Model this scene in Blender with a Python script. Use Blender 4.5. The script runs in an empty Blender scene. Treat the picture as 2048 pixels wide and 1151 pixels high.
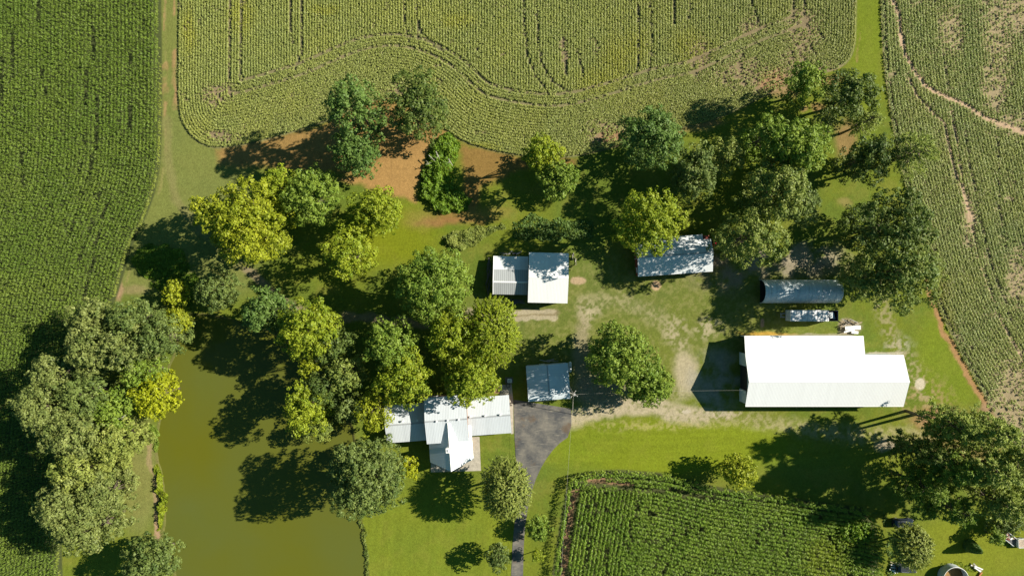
import bpy, math, random
import numpy as np
from mathutils import Vector

# ------------------------------------------------------------------ camera, sky, sun
scene = bpy.context.scene
col = scene.collection
CAM_H = 150.0
S = 0.11                                   # metres of ground per photo pixel
cam_d = bpy.data.cameras.new("camera"); cam = bpy.data.objects.new("camera", cam_d)
col.objects.link(cam); cam.location = (0, 0, CAM_H); cam.rotation_euler = (0, 0, 0)
cam_d.lens = 24.0; cam_d.sensor_width = 36.0; cam_d.clip_end = 20000; cam_d.clip_start = 1.0
scene.camera = cam

SUN_EL = math.radians(35.0); SUN_DOWN = math.radians(15.0)
sdir = Vector((math.cos(SUN_EL) * math.cos(SUN_DOWN), math.cos(SUN_EL) * math.sin(SUN_DOWN), math.sin(SUN_EL)))
sl = bpy.data.lights.new("sun", 'SUN'); sl.energy = 5.0; sl.angle = math.radians(0.5); sl.color = (1.0, 0.93, 0.79)
so = bpy.data.objects.new("sun", sl); col.objects.link(so)
so.rotation_euler = sdir.to_track_quat('Z', 'Y').to_euler(); so.location = (80, 20, 120)
world = bpy.data.worlds.new("World"); scene.world = world; world.use_nodes = True
wn = world.node_tree; bg = wn.nodes["Background"]
sky = wn.nodes.new("ShaderNodeTexSky"); sky.sky_type = 'NISHITA'; sky.sun_disc = False
sky.sun_elevation = SUN_EL; sky.sun_rotation = math.radians(90) - SUN_DOWN
sky.air_density = 1.0; sky.dust_density = 0.6; sky.ozone_density = 1.5
tint = wn.nodes.new("ShaderNodeVectorMath"); tint.operation = 'MULTIPLY'; tint.inputs[1].default_value = (0.62, 1.12, 1.02)
wn.links.new(sky.outputs[0], tint.inputs[0]); wn.links.new(tint.outputs[0], bg.inputs[0]); bg.inputs[1].default_value = 0.039
scene.view_settings.view_transform = 'Standard'; scene.view_settings.look = 'None'
scene.view_settings.exposure = 0.78; scene.view_settings.gamma = 1.0
scene.view_settings.use_curve_mapping = False

# ------------------------------------------------------------------ helpers
random.seed(7)
RS = np.random.RandomState

def W(px, py, h=0.0):
    k = (CAM_H - h) * S / CAM_H
    return ((px - 1024) * k, (575.5 - py) * k, h)

def put(o, parent=None):
    col.objects.link(o)
    if parent is not None: o.parent = parent
    return o

def tag(o, label=None, cat=None, group=None, kind=None):
    if label: o['label'] = label
    if cat: o['category'] = cat
    if group: o['group'] = group
    if kind: o['kind'] = kind
    return o

def thing(name, loc, label, cat, group=None, rz=0.0):
    o = bpy.data.objects.new(name, None); col.objects.link(o)
    o.location = loc; o.rotation_euler = (0, 0, rz); o.empty_display_size = 0.5
    return tag(o, label, cat, group)

class MB:
    """collects simple solids and links them as one mesh"""
    def __init__(s): s.v = []; s.f = []; s.uv = {}
    def add(s, vs, fs):
        b = len(s.v); s.v += [tuple(p) for p in vs]; s.f += [tuple(b + i for i in f) for f in fs]
    def box(s, c, d, rz=0.0, bev=0.0):
        cx, cy, cz = c; dx, dy, dz = d[0] / 2, d[1] / 2, d[2] / 2
        cr, sr = math.cos(rz), math.sin(rz)
        b = min(bev, dx * .9, dy * .9, dz * .9)
        if b <= 0:
            vs = [(x, y, z) for z in (-dz, dz) for x, y in ((-dx, -dy), (dx, -dy), (dx, dy), (-dx, dy))]
            fs = [(3, 2, 1, 0), (4, 5, 6, 7), (0, 1, 5, 4), (1, 2, 6, 5), (2, 3, 7, 6), (3, 0, 4, 7)]
        else:
            ring = lambda ix, iy, z: [(-ix + b, -iy, z), (ix - b, -iy, z), (ix, -iy + b, z), (ix, iy - b, z),
                                      (ix - b, iy, z), (-ix + b, iy, z), (-ix, iy - b, z), (-ix, -iy + b, z)]
            vs = ring(dx - b * .6, dy - b * .6, -dz) + ring(dx, dy, -dz + b) + ring(dx, dy, dz - b) + ring(dx - b * .6, dy - b * .6, dz)
            fs = [tuple(range(7, -1, -1)), tuple(range(24, 32))]
            for r in range(3):
                for i in range(8):
                    j = (i + 1) % 8; fs.append((r * 8 + i, r * 8 + j, r * 8 + 8 + j, r * 8 + 8 + i))
        s.add([(cx + x * cr - y * sr, cy + x * sr + y * cr, cz + z) for x, y, z in vs], fs)
    def bar(s, a, b, r, n=8, r2=None, cap=True):
        a = Vector(a); b = Vector(b); r2 = r if r2 is None else r2
        d = (b - a).normalized(); up = Vector((0, 0, 1)) if abs(d.z) < .9 else Vector((1, 0, 0))
        u = d.cross(up).normalized(); w = d.cross(u)
        vs = []
        for p, rr in ((a, r), (b, r2)):
            for i in range(n):
                t = 2 * math.pi * i / n; vs.append(p + (u * math.cos(t) + w * math.sin(t)) * rr)
        fs = [(i, (i + 1) % n, n + (i + 1) % n, n + i) for i in range(n)]
        if cap: fs += [tuple(range(n - 1, -1, -1)), tuple(range(n, 2 * n))]
        s.add(vs, fs)
    def slab(s, q, th=0.1):
        """roof sheet of corners q (counter-clockwise from above), thickness straight down; u runs along q0-q1"""
        n = len(q); b = len(s.v); bi = len(s.f)
        s.add([tuple(p) for p in q] + [(p[0], p[1], p[2] - th) for p in q],
              [tuple(range(n)), tuple(range(2 * n - 1, n - 1, -1))] + [(i, i + n, (i + 1) % n + n, (i + 1) % n) for i in range(n)])
        u = (Vector(q[1]) - Vector(q[0])).normalized(); nn = u.cross(Vector(q[2]) - Vector(q[0])).normalized(); w = nn.cross(u)
        for i in range(2 * n):
            p = Vector(s.v[b + i]) - Vector(q[0]); s.uv[b + i] = (p.dot(u), p.dot(w))
    def prism(s, prof, a, b, axis='x'):
        """profile (p, z) swept between a and b along x or y"""
        n = len(prof)
        if axis == 'x': vs = [(t, p, z) for t in (a, b) for p, z in prof]
        else: vs = [(p, t, z) for t in (a, b) for p, z in prof]
        s.add(vs, [tuple(range(n)), tuple(range(2 * n - 1, n - 1, -1))] + [(i, i + n, (i + 1) % n + n, (i + 1) % n) for i in range(n)])
    def build(s, name, mat, parent=None, smooth=False):
        me = bpy.data.meshes.new(name); me.from_pydata(s.v, [], s.f)
        if s.uv:
            l = me.uv_layers.new(name='UVMap')
            for lp in me.loops: l.data[lp.index].uv = s.uv.get(lp.vertex_index, (0, 0))
        import bmesh
        bm = bmesh.new(); bm.from_mesh(me); bmesh.ops.recalc_face_normals(bm, faces=bm.faces); bm.to_mesh(me); bm.free()
        if smooth:
            for p in me.polygons: p.use_smooth = True
        me.materials.append(mat); me.update()
        return put(bpy.data.objects.new(name, me), parent)

def quads_obj(name, V, C, mat, parent=None):
    """V: N x 4 x 3 leaf faces, C: N x 3 leaf colours"""
    N = len(V); me = bpy.data.meshes.new(name)
    me.vertices.add(4 * N); me.vertices.foreach_set('co', np.ascontiguousarray(V, dtype=np.float32).ravel())
    me.loops.add(4 * N); me.loops.foreach_set('vertex_index', np.arange(4 * N, dtype=np.int32))
    me.polygons.add(N); me.polygons.foreach_set('loop_start', np.arange(0, 4 * N, 4, dtype=np.int32))
    me.update(calc_edges=True)
    ca = me.color_attributes.new('Col', 'FLOAT_COLOR', 'POINT')
    c4 = np.ones((N, 4, 4), np.float32); c4[:, :, :3] = C[:, None, :]
    ca.data.foreach_set('color', c4.ravel()); me.materials.append(mat)
    return put(bpy.data.objects.new(name, me), parent)

def nrm(a): return a / (np.linalg.norm(a, axis=1, keepdims=True) + 1e-9)

def leaf_quads(c, n, size, asp, rng, direc=None):
    n = nrm(n); r = rng.normal(size=c.shape) if direc is None else direc
    t = nrm(r - n * np.sum(r * n, axis=1, keepdims=True)); b = np.cross(n, t)
    s = np.asarray(size)[:, None]
    return np.stack([c + t * s, c + b * s * asp, c - t * s, c - b * s * asp], axis=1)

_tabs = {}
def vnoise(x, y, scale, seed):
    if seed not in _tabs: _tabs[seed] = RS(seed).rand(256, 256)
    T = _tabs[seed]; u = np.asarray(x) / scale + 1000.3; v = np.asarray(y) / scale + 1000.7
    i = np.floor(u).astype(int); j = np.floor(v).astype(int); a = u - i; b = v - j
    a = a * a * (3 - 2 * a); b = b * b * (3 - 2 * b)
    g = lambda p, q: T[p % 256, q % 256]
    return (g(i, j) * (1 - a) + g(i + 1, j) * a) * (1 - b) + (g(i, j + 1) * (1 - a) + g(i + 1, j + 1) * a) * b

def fbm(x, y, scale, seed, octv=4):
    o = 0; w = 0
    for k in range(octv):
        o = o + vnoise(x, y, scale / 2 ** k, seed + k) * .55 ** k; w += .55 ** k
    return o / w

def sm(a, b, x):
    t = np.clip((x - a) / (b - a), 0, 1); return t * t * (3 - 2 * t)

def chaikin(p, it=2, closed=False):
    p = np.array(p, float)
    for _ in range(it):
        if closed: q = np.roll(p, -1, axis=0)
        else: q = p[1:]; 
        a = p if closed else p[:-1]
        m = np.empty((2 * len(a), 2)); m[0::2] = a * .75 + q * .25; m[1::2] = a * .25 + q * .75
        p = m if closed else np.vstack([p[:1], m, p[-1:]])
    return p

def dline(x, y, pts):
    d = np.full(np.shape(x), 1e9)
    for (x0, y0), (x1, y1) in zip(pts[:-1], pts[1:]):
        dx, dy = x1 - x0, y1 - y0; L = dx * dx + dy * dy + 1e-9
        t = np.clip(((x - x0) * dx + (y - y0) * dy) / L, 0, 1)
        d = np.minimum(d, (x - x0 - t * dx) ** 2 + (y - y0 - t * dy) ** 2)
    return np.sqrt(d)

def inside(x, y, poly):
    r = np.zeros(np.shape(x), bool); n = len(poly)
    for i in range(n):
        x0, y0 = poly[i]; x1, y1 = poly[(i + 1) % n]
        if y0 == y1: continue
        c = ((y0 > y) != (y1 > y)) & (x < (x1 - x0) * (y - y0) / (y1 - y0) + x0); r ^= c
    return r

def sdist(x, y, poly):
    d = dline(x, y, list(poly) + [poly[0]]); return np.where(inside(x, y, poly), d, -d)

# ------------------------------------------------------------------ materials
def new_mat(name):
    m = bpy.data.materials.new(name); m.use_nodes = True; nt = m.node_tree
    return m, nt, nt.nodes['Principled BSDF']

def N(nt, kind, **kw):
    n = nt.nodes.new(kind)
    for k, v in kw.items():
        if k in n.inputs: n.inputs[k].default_value = v
        else: setattr(n, k, v)
    return n

def mixc(nt, fac, a, b, mode='MIX'):
    m = nt.nodes.new('ShaderNodeMix'); m.data_type = 'RGBA'; m.blend_type = mode
    for s_, v in ((m.inputs[0], fac), (m.inputs[6], a), (m.inputs[7], b)):
        if isinstance(v, bpy.types.NodeSocket): nt.links.new(v, s_)
        else: s_.default_value = v if not isinstance(v, tuple) else (*v, 1)
    return m.outputs[2]

def plain(name, c, rough=.6, metal=0.0, noise=.25, scale=3.0, bump=0.0):
    """one colour with blotchy dirt in object space"""
    m, nt, p = new_mat(name)
    tc = N(nt, 'ShaderNodeTexCoord'); nz = N(nt, 'ShaderNodeTexNoise', Scale=scale, Detail=6.0, Roughness=.65)
    nt.links.new(tc.outputs['Object'], nz.inputs['Vector'])
    rp = N(nt, 'ShaderNodeMapRange'); rp.inputs[1].default_value = .3; rp.inputs[2].default_value = .7
    nt.links.new(nz.outputs[0], rp.inputs[0])
    d = tuple(x * (1 - noise) for x in c); l = tuple(min(1, x * (1 + noise * .5)) for x in c)
    nt.links.new(mixc(nt, rp.outputs[0], d, l), p.inputs['Base Color'])
    p.inputs['Roughness'].default_value = rough; p.inputs['Metallic'].default_value = metal
    if bump:
        bp = N(nt, 'ShaderNodeBump', Strength=.6, Distance=bump); nt.links.new(nz.outputs[0], bp.inputs['Height'])
        nt.links.new(bp.outputs[0], p.inputs['Normal'])
    return m

def roofing(name, c, dark=.8, pitch=.3, rough=.45, streak=.15, rust=None, rib=.03, var=.045):
    """ribbed sheet metal: ribs run down the slope (across u)"""
    m, nt, p = new_mat(name)
    uv = N(nt, 'ShaderNodeUVMap'); sp = N(nt, 'ShaderNodeSeparateXYZ'); nt.links.new(uv.outputs[0], sp.inputs[0])
    mul = N(nt, 'ShaderNodeMath', operation='MULTIPLY'); mul.inputs[1].default_value = 1 / pitch; nt.links.new(sp.outputs[0], mul.inputs[0])
    fr = N(nt, 'ShaderNodeMath', operation='FRACT'); nt.links.new(mul.outputs[0], fr.inputs[0])
    pg = N(nt, 'ShaderNodeMath', operation='PINGPONG'); pg.inputs[1].default_value = .5; nt.links.new(fr.outputs[0], pg.inputs[0])
    rib_m = N(nt, 'ShaderNodeMapRange'); rib_m.inputs[1].default_value = .0; rib_m.inputs[2].default_value = .18
    rib_m.inputs[3].default_value = 1; rib_m.inputs[4].default_value = 0; nt.links.new(pg.outputs[0], rib_m.inputs[0])
    tc = N(nt, 'ShaderNodeTexCoord'); mp = N(nt, 'ShaderNodeMapping'); mp.inputs['Scale'].default_value = (1.6, .25, 1)
    nt.links.new(uv.outputs[0], mp.inputs[0])
    nz = N(nt, 'ShaderNodeTexNoise', Scale=1.3, Detail=6.0, Roughness=.6); nt.links.new(mp.outputs[0], nz.inputs['Vector'])
    st = N(nt, 'ShaderNodeMapRange'); st.inputs[1].default_value = .35; st.inputs[2].default_value = .7; nt.links.new(nz.outputs[0], st.inputs[0])
    base = mixc(nt, st.outputs[0], c, tuple(x * (1 - streak) for x in c))
    base = mixc(nt, rib_m.outputs[0], base, tuple(x * dark for x in c))
    # each sheet its own faint tone
    sh = N(nt, 'ShaderNodeMath', operation='FLOOR'); sm_ = N(nt, 'ShaderNodeMath', operation='MULTIPLY'); sm_.inputs[1].default_value = 1 / .92
    nt.links.new(sp.outputs[0], sm_.inputs[0]); nt.links.new(sm_.outputs[0], sh.inputs[0])
    wn_ = N(nt, 'ShaderNodeTexWhiteNoise', noise_dimensions='1D'); nt.links.new(sh.outputs[0], wn_.inputs['W'])
    tn = N(nt, 'ShaderNodeMapRange'); tn.inputs[3].default_value = 1 - var; tn.inputs[4].default_value = 1 + var * .6; nt.links.new(wn_.outputs[0], tn.inputs[0])
    vm = N(nt, 'ShaderNodeVectorMath', operation='SCALE'); nt.links.new(base, vm.inputs[0]); nt.links.new(tn.outputs[0], vm.inputs['Scale'])
    outc = vm.outputs[0]
    if rust:
        rz = N(nt, 'ShaderNodeTexNoise', Scale=.55, Detail=8.0, Roughness=.7); nt.links.new(tc.outputs['Object'], rz.inputs['Vector'])
        rr = N(nt, 'ShaderNodeMapRange'); rr.inputs[1].default_value = .58; rr.inputs[2].default_value = .72; rr.inputs[4].default_value = .7
        nt.links.new(rz.outputs[0], rr.inputs[0]); outc = mixc(nt, rr.outputs[0], outc, rust)
    nt.links.new(outc, p.inputs['Base Color']); p.inputs['Roughness'].default_value = rough
    bp = N(nt, 'ShaderNodeBump', Strength=.5, Distance=rib); nt.links.new(rib_m.outputs[0], bp.inputs['Height'])
    nt.links.new(bp.outputs[0], p.inputs['Normal'])
    return m

def leaf_material(name, trans=.22, rough=.55):
    m, nt, p = new_mat(name)
    at = N(nt, 'ShaderNodeAttribute', attribute_name='Col')
    nt.links.new(at.outputs['Color'], p.inputs['Base Color']); p.inputs['Roughness'].default_value = rough
    p.inputs['Specular IOR Level'].default_value = .25
    tr = N(nt, 'ShaderNodeBsdfTranslucent'); g = N(nt, 'ShaderNodeVectorMath', operation='MULTIPLY')
    g.inputs[1].default_value = (1.15, 1.25, .6); nt.links.new(at.outputs['Color'], g.inputs[0]); nt.links.new(g.outputs[0], tr.inputs[0])
    mx = N(nt, 'ShaderNodeMixShader'); mx.inputs[0].default_value = trans
    nt.links.new(p.outputs[0], mx.inputs[1]); nt.links.new(tr.outputs[0], mx.inputs[2])
    nt.links.new(mx.outputs[0], nt.nodes['Material Output'].inputs[0])
    return m

M_leaf = leaf_material('leaf', .16); M_crop = leaf_material('crop leaf', .25, .5)
M_bark = plain('bark', (.11, .085, .06), .9, noise=.5, scale=4, bump=.05)
M_deadwood = plain('dead wood', (.42, .39, .34), .9, noise=.4)
M_white = roofing('white sheet metal', (.77, .78, .785), dark=.965, pitch=.3, streak=.03, var=.02)
M_white_old = roofing('weathered white sheet metal', (.72, .75, .77), dark=.82, pitch=.3, streak=.12)
M_house = roofing('pale ribbed metal roofing', (.60, .64, .68), dark=.78, pitch=.34, streak=.07)
M_houseS = roofing('bright ribbed metal roofing', (.72, .75, .79), dark=.86, pitch=.34, streak=.05)
M_galv = roofing('grey ribbed metal roofing', (.40, .42, .43), dark=.55, pitch=.42, streak=.12)
M_garage = roofing('blue-grey metal roofing', (.62, .68, .72), dark=.94, pitch=.3, streak=.08)
M_quon = roofing('old galvanised arch metal', (.70, .77, .80), dark=.93, pitch=.61, streak=.35, rust=(.30, .25, .20), rib=.05)
M_cap = plain('ridge metal', (.36, .38, .40), .5, noise=.15)
M_capw = plain('white trim', (.80, .80, .79), .5, noise=.1)
M_wallw = plain('white wall panel', (.62, .66, .70), .6, noise=.12, scale=1.2)
M_wallb = plain('brick wall', (.26, .14, .09), .85, noise=.3, scale=6)
M_wood = plain('grey weathered boards', (.16, .14, .12), .9, noise=.5, scale=2.5)
M_red = plain('faded red boards', (.24, .05, .035), .8, noise=.4, scale=2)
M_inshade = plain('painted interior shade', (.02, .02, .022), .9, noise=.3)  # near-black colour stands in for shade behind doorways and in the arched shed
M_glass = plain('window glass', (.03, .04, .05), .08, noise=.2)
M_conc = plain('concrete', (.42, .38, .31), .9, noise=.3, scale=1.5)
M_tanb = plain('tan lumber', (.46, .36, .25), .85, noise=.45, scale=2.5)
M_orangeb = plain('orange board', (.50, .20, .07), .8, noise=.3)
M_rubber = plain('rubber', (.02, .02, .02), .8, noise=.3)
M_steel = plain('dark steel', (.09, .095, .10), .5, noise=.3)
M_carb = plain('dark blue car paint', (.018, .025, .04), .2, noise=.1)
M_carg = plain('dark grey car paint', (.045, .05, .055), .25, noise=.1)
M_carw = plain('white car paint', (.75, .75, .74), .25, noise=.08)
M_tank = plain('white tank paint', (.74, .76, .76), .4, noise=.3, scale=2)
M_binm = plain('galvanised bin wall', (.45, .49, .51), .4, metal=.2, noise=.2, scale=2)
M_rustw = plain('brown silt', (.30, .17, .05), .8, noise=.35, scale=.8)
M_junk = plain('mixed scrap', (.45, .36, .28), .8, noise=.6, scale=5)
M_lamp = plain('lens', (.6, .5, .4), .2, noise=.1)

# ------------------------------------------------------------------ layout lines, in photo pixels on the ground
POND = chaikin([(362, 625), (352, 700), (333, 740), (330, 800), (315, 850), (309, 905), (326, 960), (331, 1050), (318, 1078),
                (340, 1110), (352, 1160), (360, 1300), (745, 1300), (739, 1151), (731, 1100), (724, 1045), (712, 1000),
                (716, 930), (712, 880), (700, 835), (690, 790), (672, 740), (640, 700), (575, 668), (500, 650), (430, 628)], 2, True)
SOY_LOW = chaikin([(357, -130), (356, 80), (354, 205), (364, 250), (385, 278), (415, 296), (450, 298), (512, 287), (580, 268), (655, 245),
                   (715, 216), (780, 192), (840, 212), (889, 262), (925, 285), (970, 300), (1024, 311), (1090, 318), (1157, 315),
                   (1240, 293), (1300, 274), (1357, 257), (1407, 251), (1470, 224), (1536, 190), (1590, 168), (1640, 150), (1690, 135),
                   (1711, 100), (1713, 40), (1713, -130)], 2)
SOY = list(map(tuple, SOY_LOW))
RB = chaikin([(1757, -130), (1761, 60), (1768, 150), (1780, 230), (1792, 300), (1812, 380), (1840, 490), (1857, 560), (1885, 640),
              (1932, 730), (1980, 812), (2010, 870), (2070, 930), (2190, 1000), (2330, 1060)], 2)
RIGHT = list(map(tuple, RB)) + [(2330, -130)]
LB = chaikin([(318, -130), (322, 60), (322, 300), (312, 370), (294, 425), (262, 490), (246, 545), (232, 592), (205, 650), (152, 715),
              (122, 800), (114, 950), (120, 1100), (126, 1300)], 2)
LEFT = list(map(tuple, LB)) + [(-150, 1300), (-150, -130)]
def lift(p, h): return [(1024 + (x - 1024) * (1 - h / 150), 575.5 + (y - 575.5) * (1 - h / 150)) for x, y in p]
LEFT = lift(LEFT, 1.5)
PLOT = lift([(1134, 960), (1152, 949), (1190, 942), (1240, 939), (1330, 946), (1430, 972), (1540, 988), (1640, 1004), (1735, 1016), (1764, 1060),
        (1768, 1151), (1768, 1300), (1090, 1300), (1102, 1151), (1116, 1060)], 1.8)
DRIVE = chaikin([(1027, 800), (1142, 799), (1143, 868), (1112, 890), (1086, 925), (1068, 965), (1056, 1010), (1048, 1070), (1046, 1151), (1043, 1320),
                 (1018, 1320), (1022, 1151), (1026, 1070), (1034, 1010), (1036, 960), (1030, 900)], 1, True)
DRIVE[0:2] = [(1027, 800), (1029, 798.5)]
TRAMS = [[(579, -130), (583, 60), (586, 85)], [(604, -130), (605, 60), (603, 110), (592, 140)],
         [(806, -130), (810, 45), (817, 85)], [(831, -130), (835, 45), (838, 92)], [(835, 45), (846, 70), (868, 92), (890, 102)],
         [(1046, -130), (1049, 60), (1055, 115), (1072, 155), (1095, 184)], [(1070, -130), (1074, 70), (1082, 125), (1105, 165), (1135, 184)],
         [(1276, -130), (1278, 80), (1277, 125), (1268, 155)], [(1299, -130), (1301, 90), (1300, 130), (1290, 165)],
         [(1347, -130), (1348, 50)], [(1378, -130), (1378, 40)], [(1128, 85), (1130, 150)], [(1155, 100), (1167, 160)], [(1500, 0), (1520, 60)]]
GULLY = [(1772, -130), (1783, 0), (1795, 30), (1801, 75), (1806, 105), (1828, 145), (1848, 172), (1872, 186), (1905, 200), (1935, 213), (1965, 235), (2005, 250), (2048, 266), (2110, 290)]
GULLY2 = [(1812, 150), (1830, 190), (1860, 222), (1885, 245), (1895, 290), (1910, 350), (1930, 400), (1945, 440)]
GULLY3 = [(1935, 30), (1945, 120), (1975, 200)]
RTR = [[(1868, 0), (1885, 120), (1893, 180)], [(1900, 210), (1925, 380), (1955, 520), (2000, 640), (2045, 720)], [(1925, 260), (1950, 400), (1980, 530), (2020, 640)],
       [(1990, 200), (1995, 420), (2030, 600)]]
CGAPS = [[(88, -20), (92, 60), (93, 138), (106, 200)], [(11, 60), (15, 130), (18, 215)], [(36, 60), (40, 140), (43, 225)], [(180, 80), (182, 200), (178, 250), (183, 290), (170, 350)],
         [(197, 60), (205, 220), (202, 300), (190, 350), (175, 392)], [(270, 110), (268, 180), (270, 260)], [(180, 385), (160, 440), (150, 470)], [(225, 400), (205, 480), (190, 560), (178, 600)],
         [(210, 390), (190, 470), (170, 520)], [(57, 310), (58, 380)], [(230, 230), (230, 270)]]
PGAPS = [[(1272, 1020), (1255, 1040), (1262, 1075)], [(1375, 1052), (1340, 1090), (1322, 1140)], [(1350, 1050), (1315, 1090), (1300, 1150)], [(1225, 1045), (1208, 1110), (1212, 1160)], [(1190, 1000), (1180, 1060), (1160, 1150)],
         [(1240, 995), (1265, 1010), (1400, 1050)], [(1640, 1060), (1662, 1080), (1668, 1100)]]
SPARSE = [(1605, 62, 40, 55), (1550, 160, 60, 32), (1215, 268, 45, 25), (435, 190, 35, 22), (1480, 150, 55, 30), (1640, 150, 60, 25), (1500, 60, 30, 20), (450, 270, 40, 14),
          (790, 178, 25, 14), (1400, 110, 25, 40), (1130, 105, 10, 30), (2000, 60, 35, 90), (1990, 170, 30, 50), (2035, 250, 40, 22), (2025, 800, 45, 90), (2035, 560, 25, 60), (1905, 60, 22, 50), (2020, 20, 60, 60), (1935, 440, 14, 60), (1590, 120, 30, 30)]
YEL = [(485, 30, 22, 45), (650, 20, 26, 12), (915, 45, 30, 16), (1230, 120, 30, 40), (1385, 95, 40, 32), (1270, 100, 30, 30), (380, 60, 12, 50), (1712, 80, 9, 90), (1870, 580, 30, 45), (940, 300, 60, 8), (1890, 650, 20, 30), (1190, 160, 35, 25)]

def ell(x, y, e, soft=.5):
    d = np.sqrt(((x - e[0]) / e[2]) ** 2 + ((y - e[1]) / e[3]) ** 2); return 1 - sm(1 - soft, 1 + soft, d)

def soy_state(px, py):
    """bareness 0..1 and yellowness 0..1 over the fields"""
    b = np.zeros(px.shape); w = px + 14 * (fbm(px, py, 40, 11) - .5); v = py + 30 * (fbm(px, py, 40, 21) - .5)
    for e in SPARSE: b = np.maximum(b, ell(w, v, e, .55))
    ye = np.zeros(px.shape)
    for e in YEL: ye = np.maximum(ye, ell(w, v, e, .6))
    b = b * (.55 + .5 * fbm(px, py, 8, 77)); b = np.maximum(b, sm(.68, .80, fbm(px, py, 26, 31)) * .5)
    return np.clip(b, 0, 1), ye

# ------------------------------------------------------------------ ground
def ground():
    def axis(lo, hi, step, far):
        a = list(np.arange(lo, hi + 1e-6, step)); d = step; x = hi; o = []
        while x < far: d *= 1.35; x += d; o.append(x)
        d = step; x = lo; p = []
        while x > -far: d *= 1.35; x -= d; p.append(x)
        return np.array(p[::-1] + a + o)
    xs = axis(-119, 119, .25, 3500); ys = axis(-68, 68, .25, 3500)
    X, Y = np.meshgrid(xs, ys); px = X / S + 1024; py = 575.5 - Y / S
    sh = px.shape
    n1 = fbm(px, py, 120, 1); n2 = fbm(px, py, 26, 2); n3 = fbm(px, py, 6, 3, 3); n4 = RS(4).rand(*sh)
    wx = px + 16 * (fbm(px, py, 22, 41) - .5); wy = py + 16 * (fbm(px, py, 22, 51) - .5)
    c = np.zeros(sh + (3,))
    def base(rgb): return np.broadcast_to(np.array(rgb, float), sh + (3,)).copy()
    def lay(m, rgb):
        nonlocal c
        r = np.array(rgb, float) if not isinstance(rgb, np.ndarray) else rgb
        m = np.clip(m, 0, 1)[..., None]; c = c * (1 - m) + r * m
    # lawn: greener and yellower drifts, mown in faint bands
    c = base((.108, .148, .020))
    lay(sm(.35, .65, n1) * .8, (.150, .175, .018)); lay(sm(.5, .72, n2) * .45, (.185, .185, .035)); lay(sm(.55, .8, n3) * .35, (.08, .125, .02))
    # paler lanes at the upper left
    lane = sm(620, 560, py) * sm(560, 470, px); lay(lane * .75, (.170, .185, .055))
    # front lawns brighter
    lay(ell(px, py, (860, 1080, 200, 120), .3) * .5, (.155, .185, .014)); lay(ell(px, py, (1330, 890, 260, 60), .3) * .6, (.165, .205, .008))
    lay(ell(px, py, (1950, 1090, 140, 70), .3) * .7, (.185, .205, .016)); lay(ell(px, py, (780, 470, 110, 60), .4) * .7, (.165, .19, .006))
    lay(ell(px, py, (1730, 60, 30, 260), .3) * .6, (.150, .195, .014)); lay(ell(px, py, (1890, 730, 60, 110), .4) * .7, (.155, .20, .014))
    lay(ell(px, py, (1240, 690, 160, 60), .5) * .5, (.165, .19, .01))
    yard = ell(wx, wy, (1280, 640, 320, 130), .4); lay(yard * .5, (.135, .155, .045)); lay(yard * sm(.45, .65, n3) * .5, (.21, .20, .07))
    # straw-coloured ground at the upper middle
    straw = np.array((.32, .19, .068))
    sp = sdist(wx, wy, [(880, 262), (800, 280), (745, 330), (670, 360), (740, 378), (830, 408), (850, 340), (862, 290)]); lay(sm(-6, 8, sp), straw * 1.05)
    sp = sdist(wx, wy, [(430, 300), (655, 247), (760, 190), (850, 225), (900, 270), (860, 290), (700, 350), (560, 335), (440, 330)]); lay(sm(-8, 10, sp) * .9, straw * .9)
    sp = sdist(wx, wy, [(922, 284), (1024, 311), (1157, 316), (1150, 335), (1040, 340), (960, 380), (960, 420), (1000, 440), (870, 452), (835, 445), (925, 400)]); lay(sm(-8, 10, sp) * .8, (.24, .13, .045))
    lay(ell(wx, wy, (905, 443, 60, 8), .8) * .55, (.27, .14, .055)); lay(ell(wx, wy, (840, 440, 30, 18), .8) * .4, (.25, .17, .06))
    lay(ell(wx, wy, (960, 425, 60, 12)) * .6, (.26, .19, .05))
    lay(ell(wx, wy, (1565, 175, 40, 20)) * .8, (.30, .19, .10)); lay(ell(wx, wy, (1360, 255, 60, 10)) * .6, (.28, .19, .08))
    for e in [(1637, 215, 14, 10), (1605, 216, 9, 5), (1690, 280, 20, 40), (1650, 160, 40, 10), (1395, 245, 50, 8)]: lay(ell(wx, wy, e) * .8, (.26, .16, .07))
    lay(ell(wx, wy, (1690, 405, 14, 10)) * .5, (.30, .22, .09))
    # sandy margins of the right field and the lanes
    mg = dline(wx, wy, [(1838, 500), (1852, 570), (1880, 650), (1925, 735), (1975, 822)]); lay(1 - sm(3, 8, mg), (.33, .19, .085))
    mg = dline(wx, wy, [(1975, 820), (2048, 880), (2150, 960)]); lay((1 - sm(6, 26, mg)) * .8, (.30, .20, .12))
    lay(ell(wx, wy, (1870, 835, 48, 22), .5) * .9, (.33, .18, .10)); lay(ell(wx, wy, (1850, 800, 50, 45), .6) * sm(.4, .7, n3) * .9, (.27, .20, .09))
    lay(ell(wx, wy, (1925, 880, 90, 60), .4) * .5, (.24, .14, .07)); lay(ell(wx, wy, (1775, 890, 22, 12), .4) * .9, (.36, .30, .22))
    for pts, w in (([(330, -130), (328, 60)], 1.4), ([(331, 130), (333, 170), (330, 215), (327, 240)], 3.5), ([(348, -130), (349, 30)], 2), ([(350, 100), (347, 150), (349, 180), (351, 218)], 3.5), ([(1716, 70), (1714, 125)], 1.6)):
        d = dline(wx, wy, pts); lay((1 - sm(w * .3, w * 1.9, d)) * .75 * sm(.2, .55, n2), (.34, .20, .10))
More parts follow.
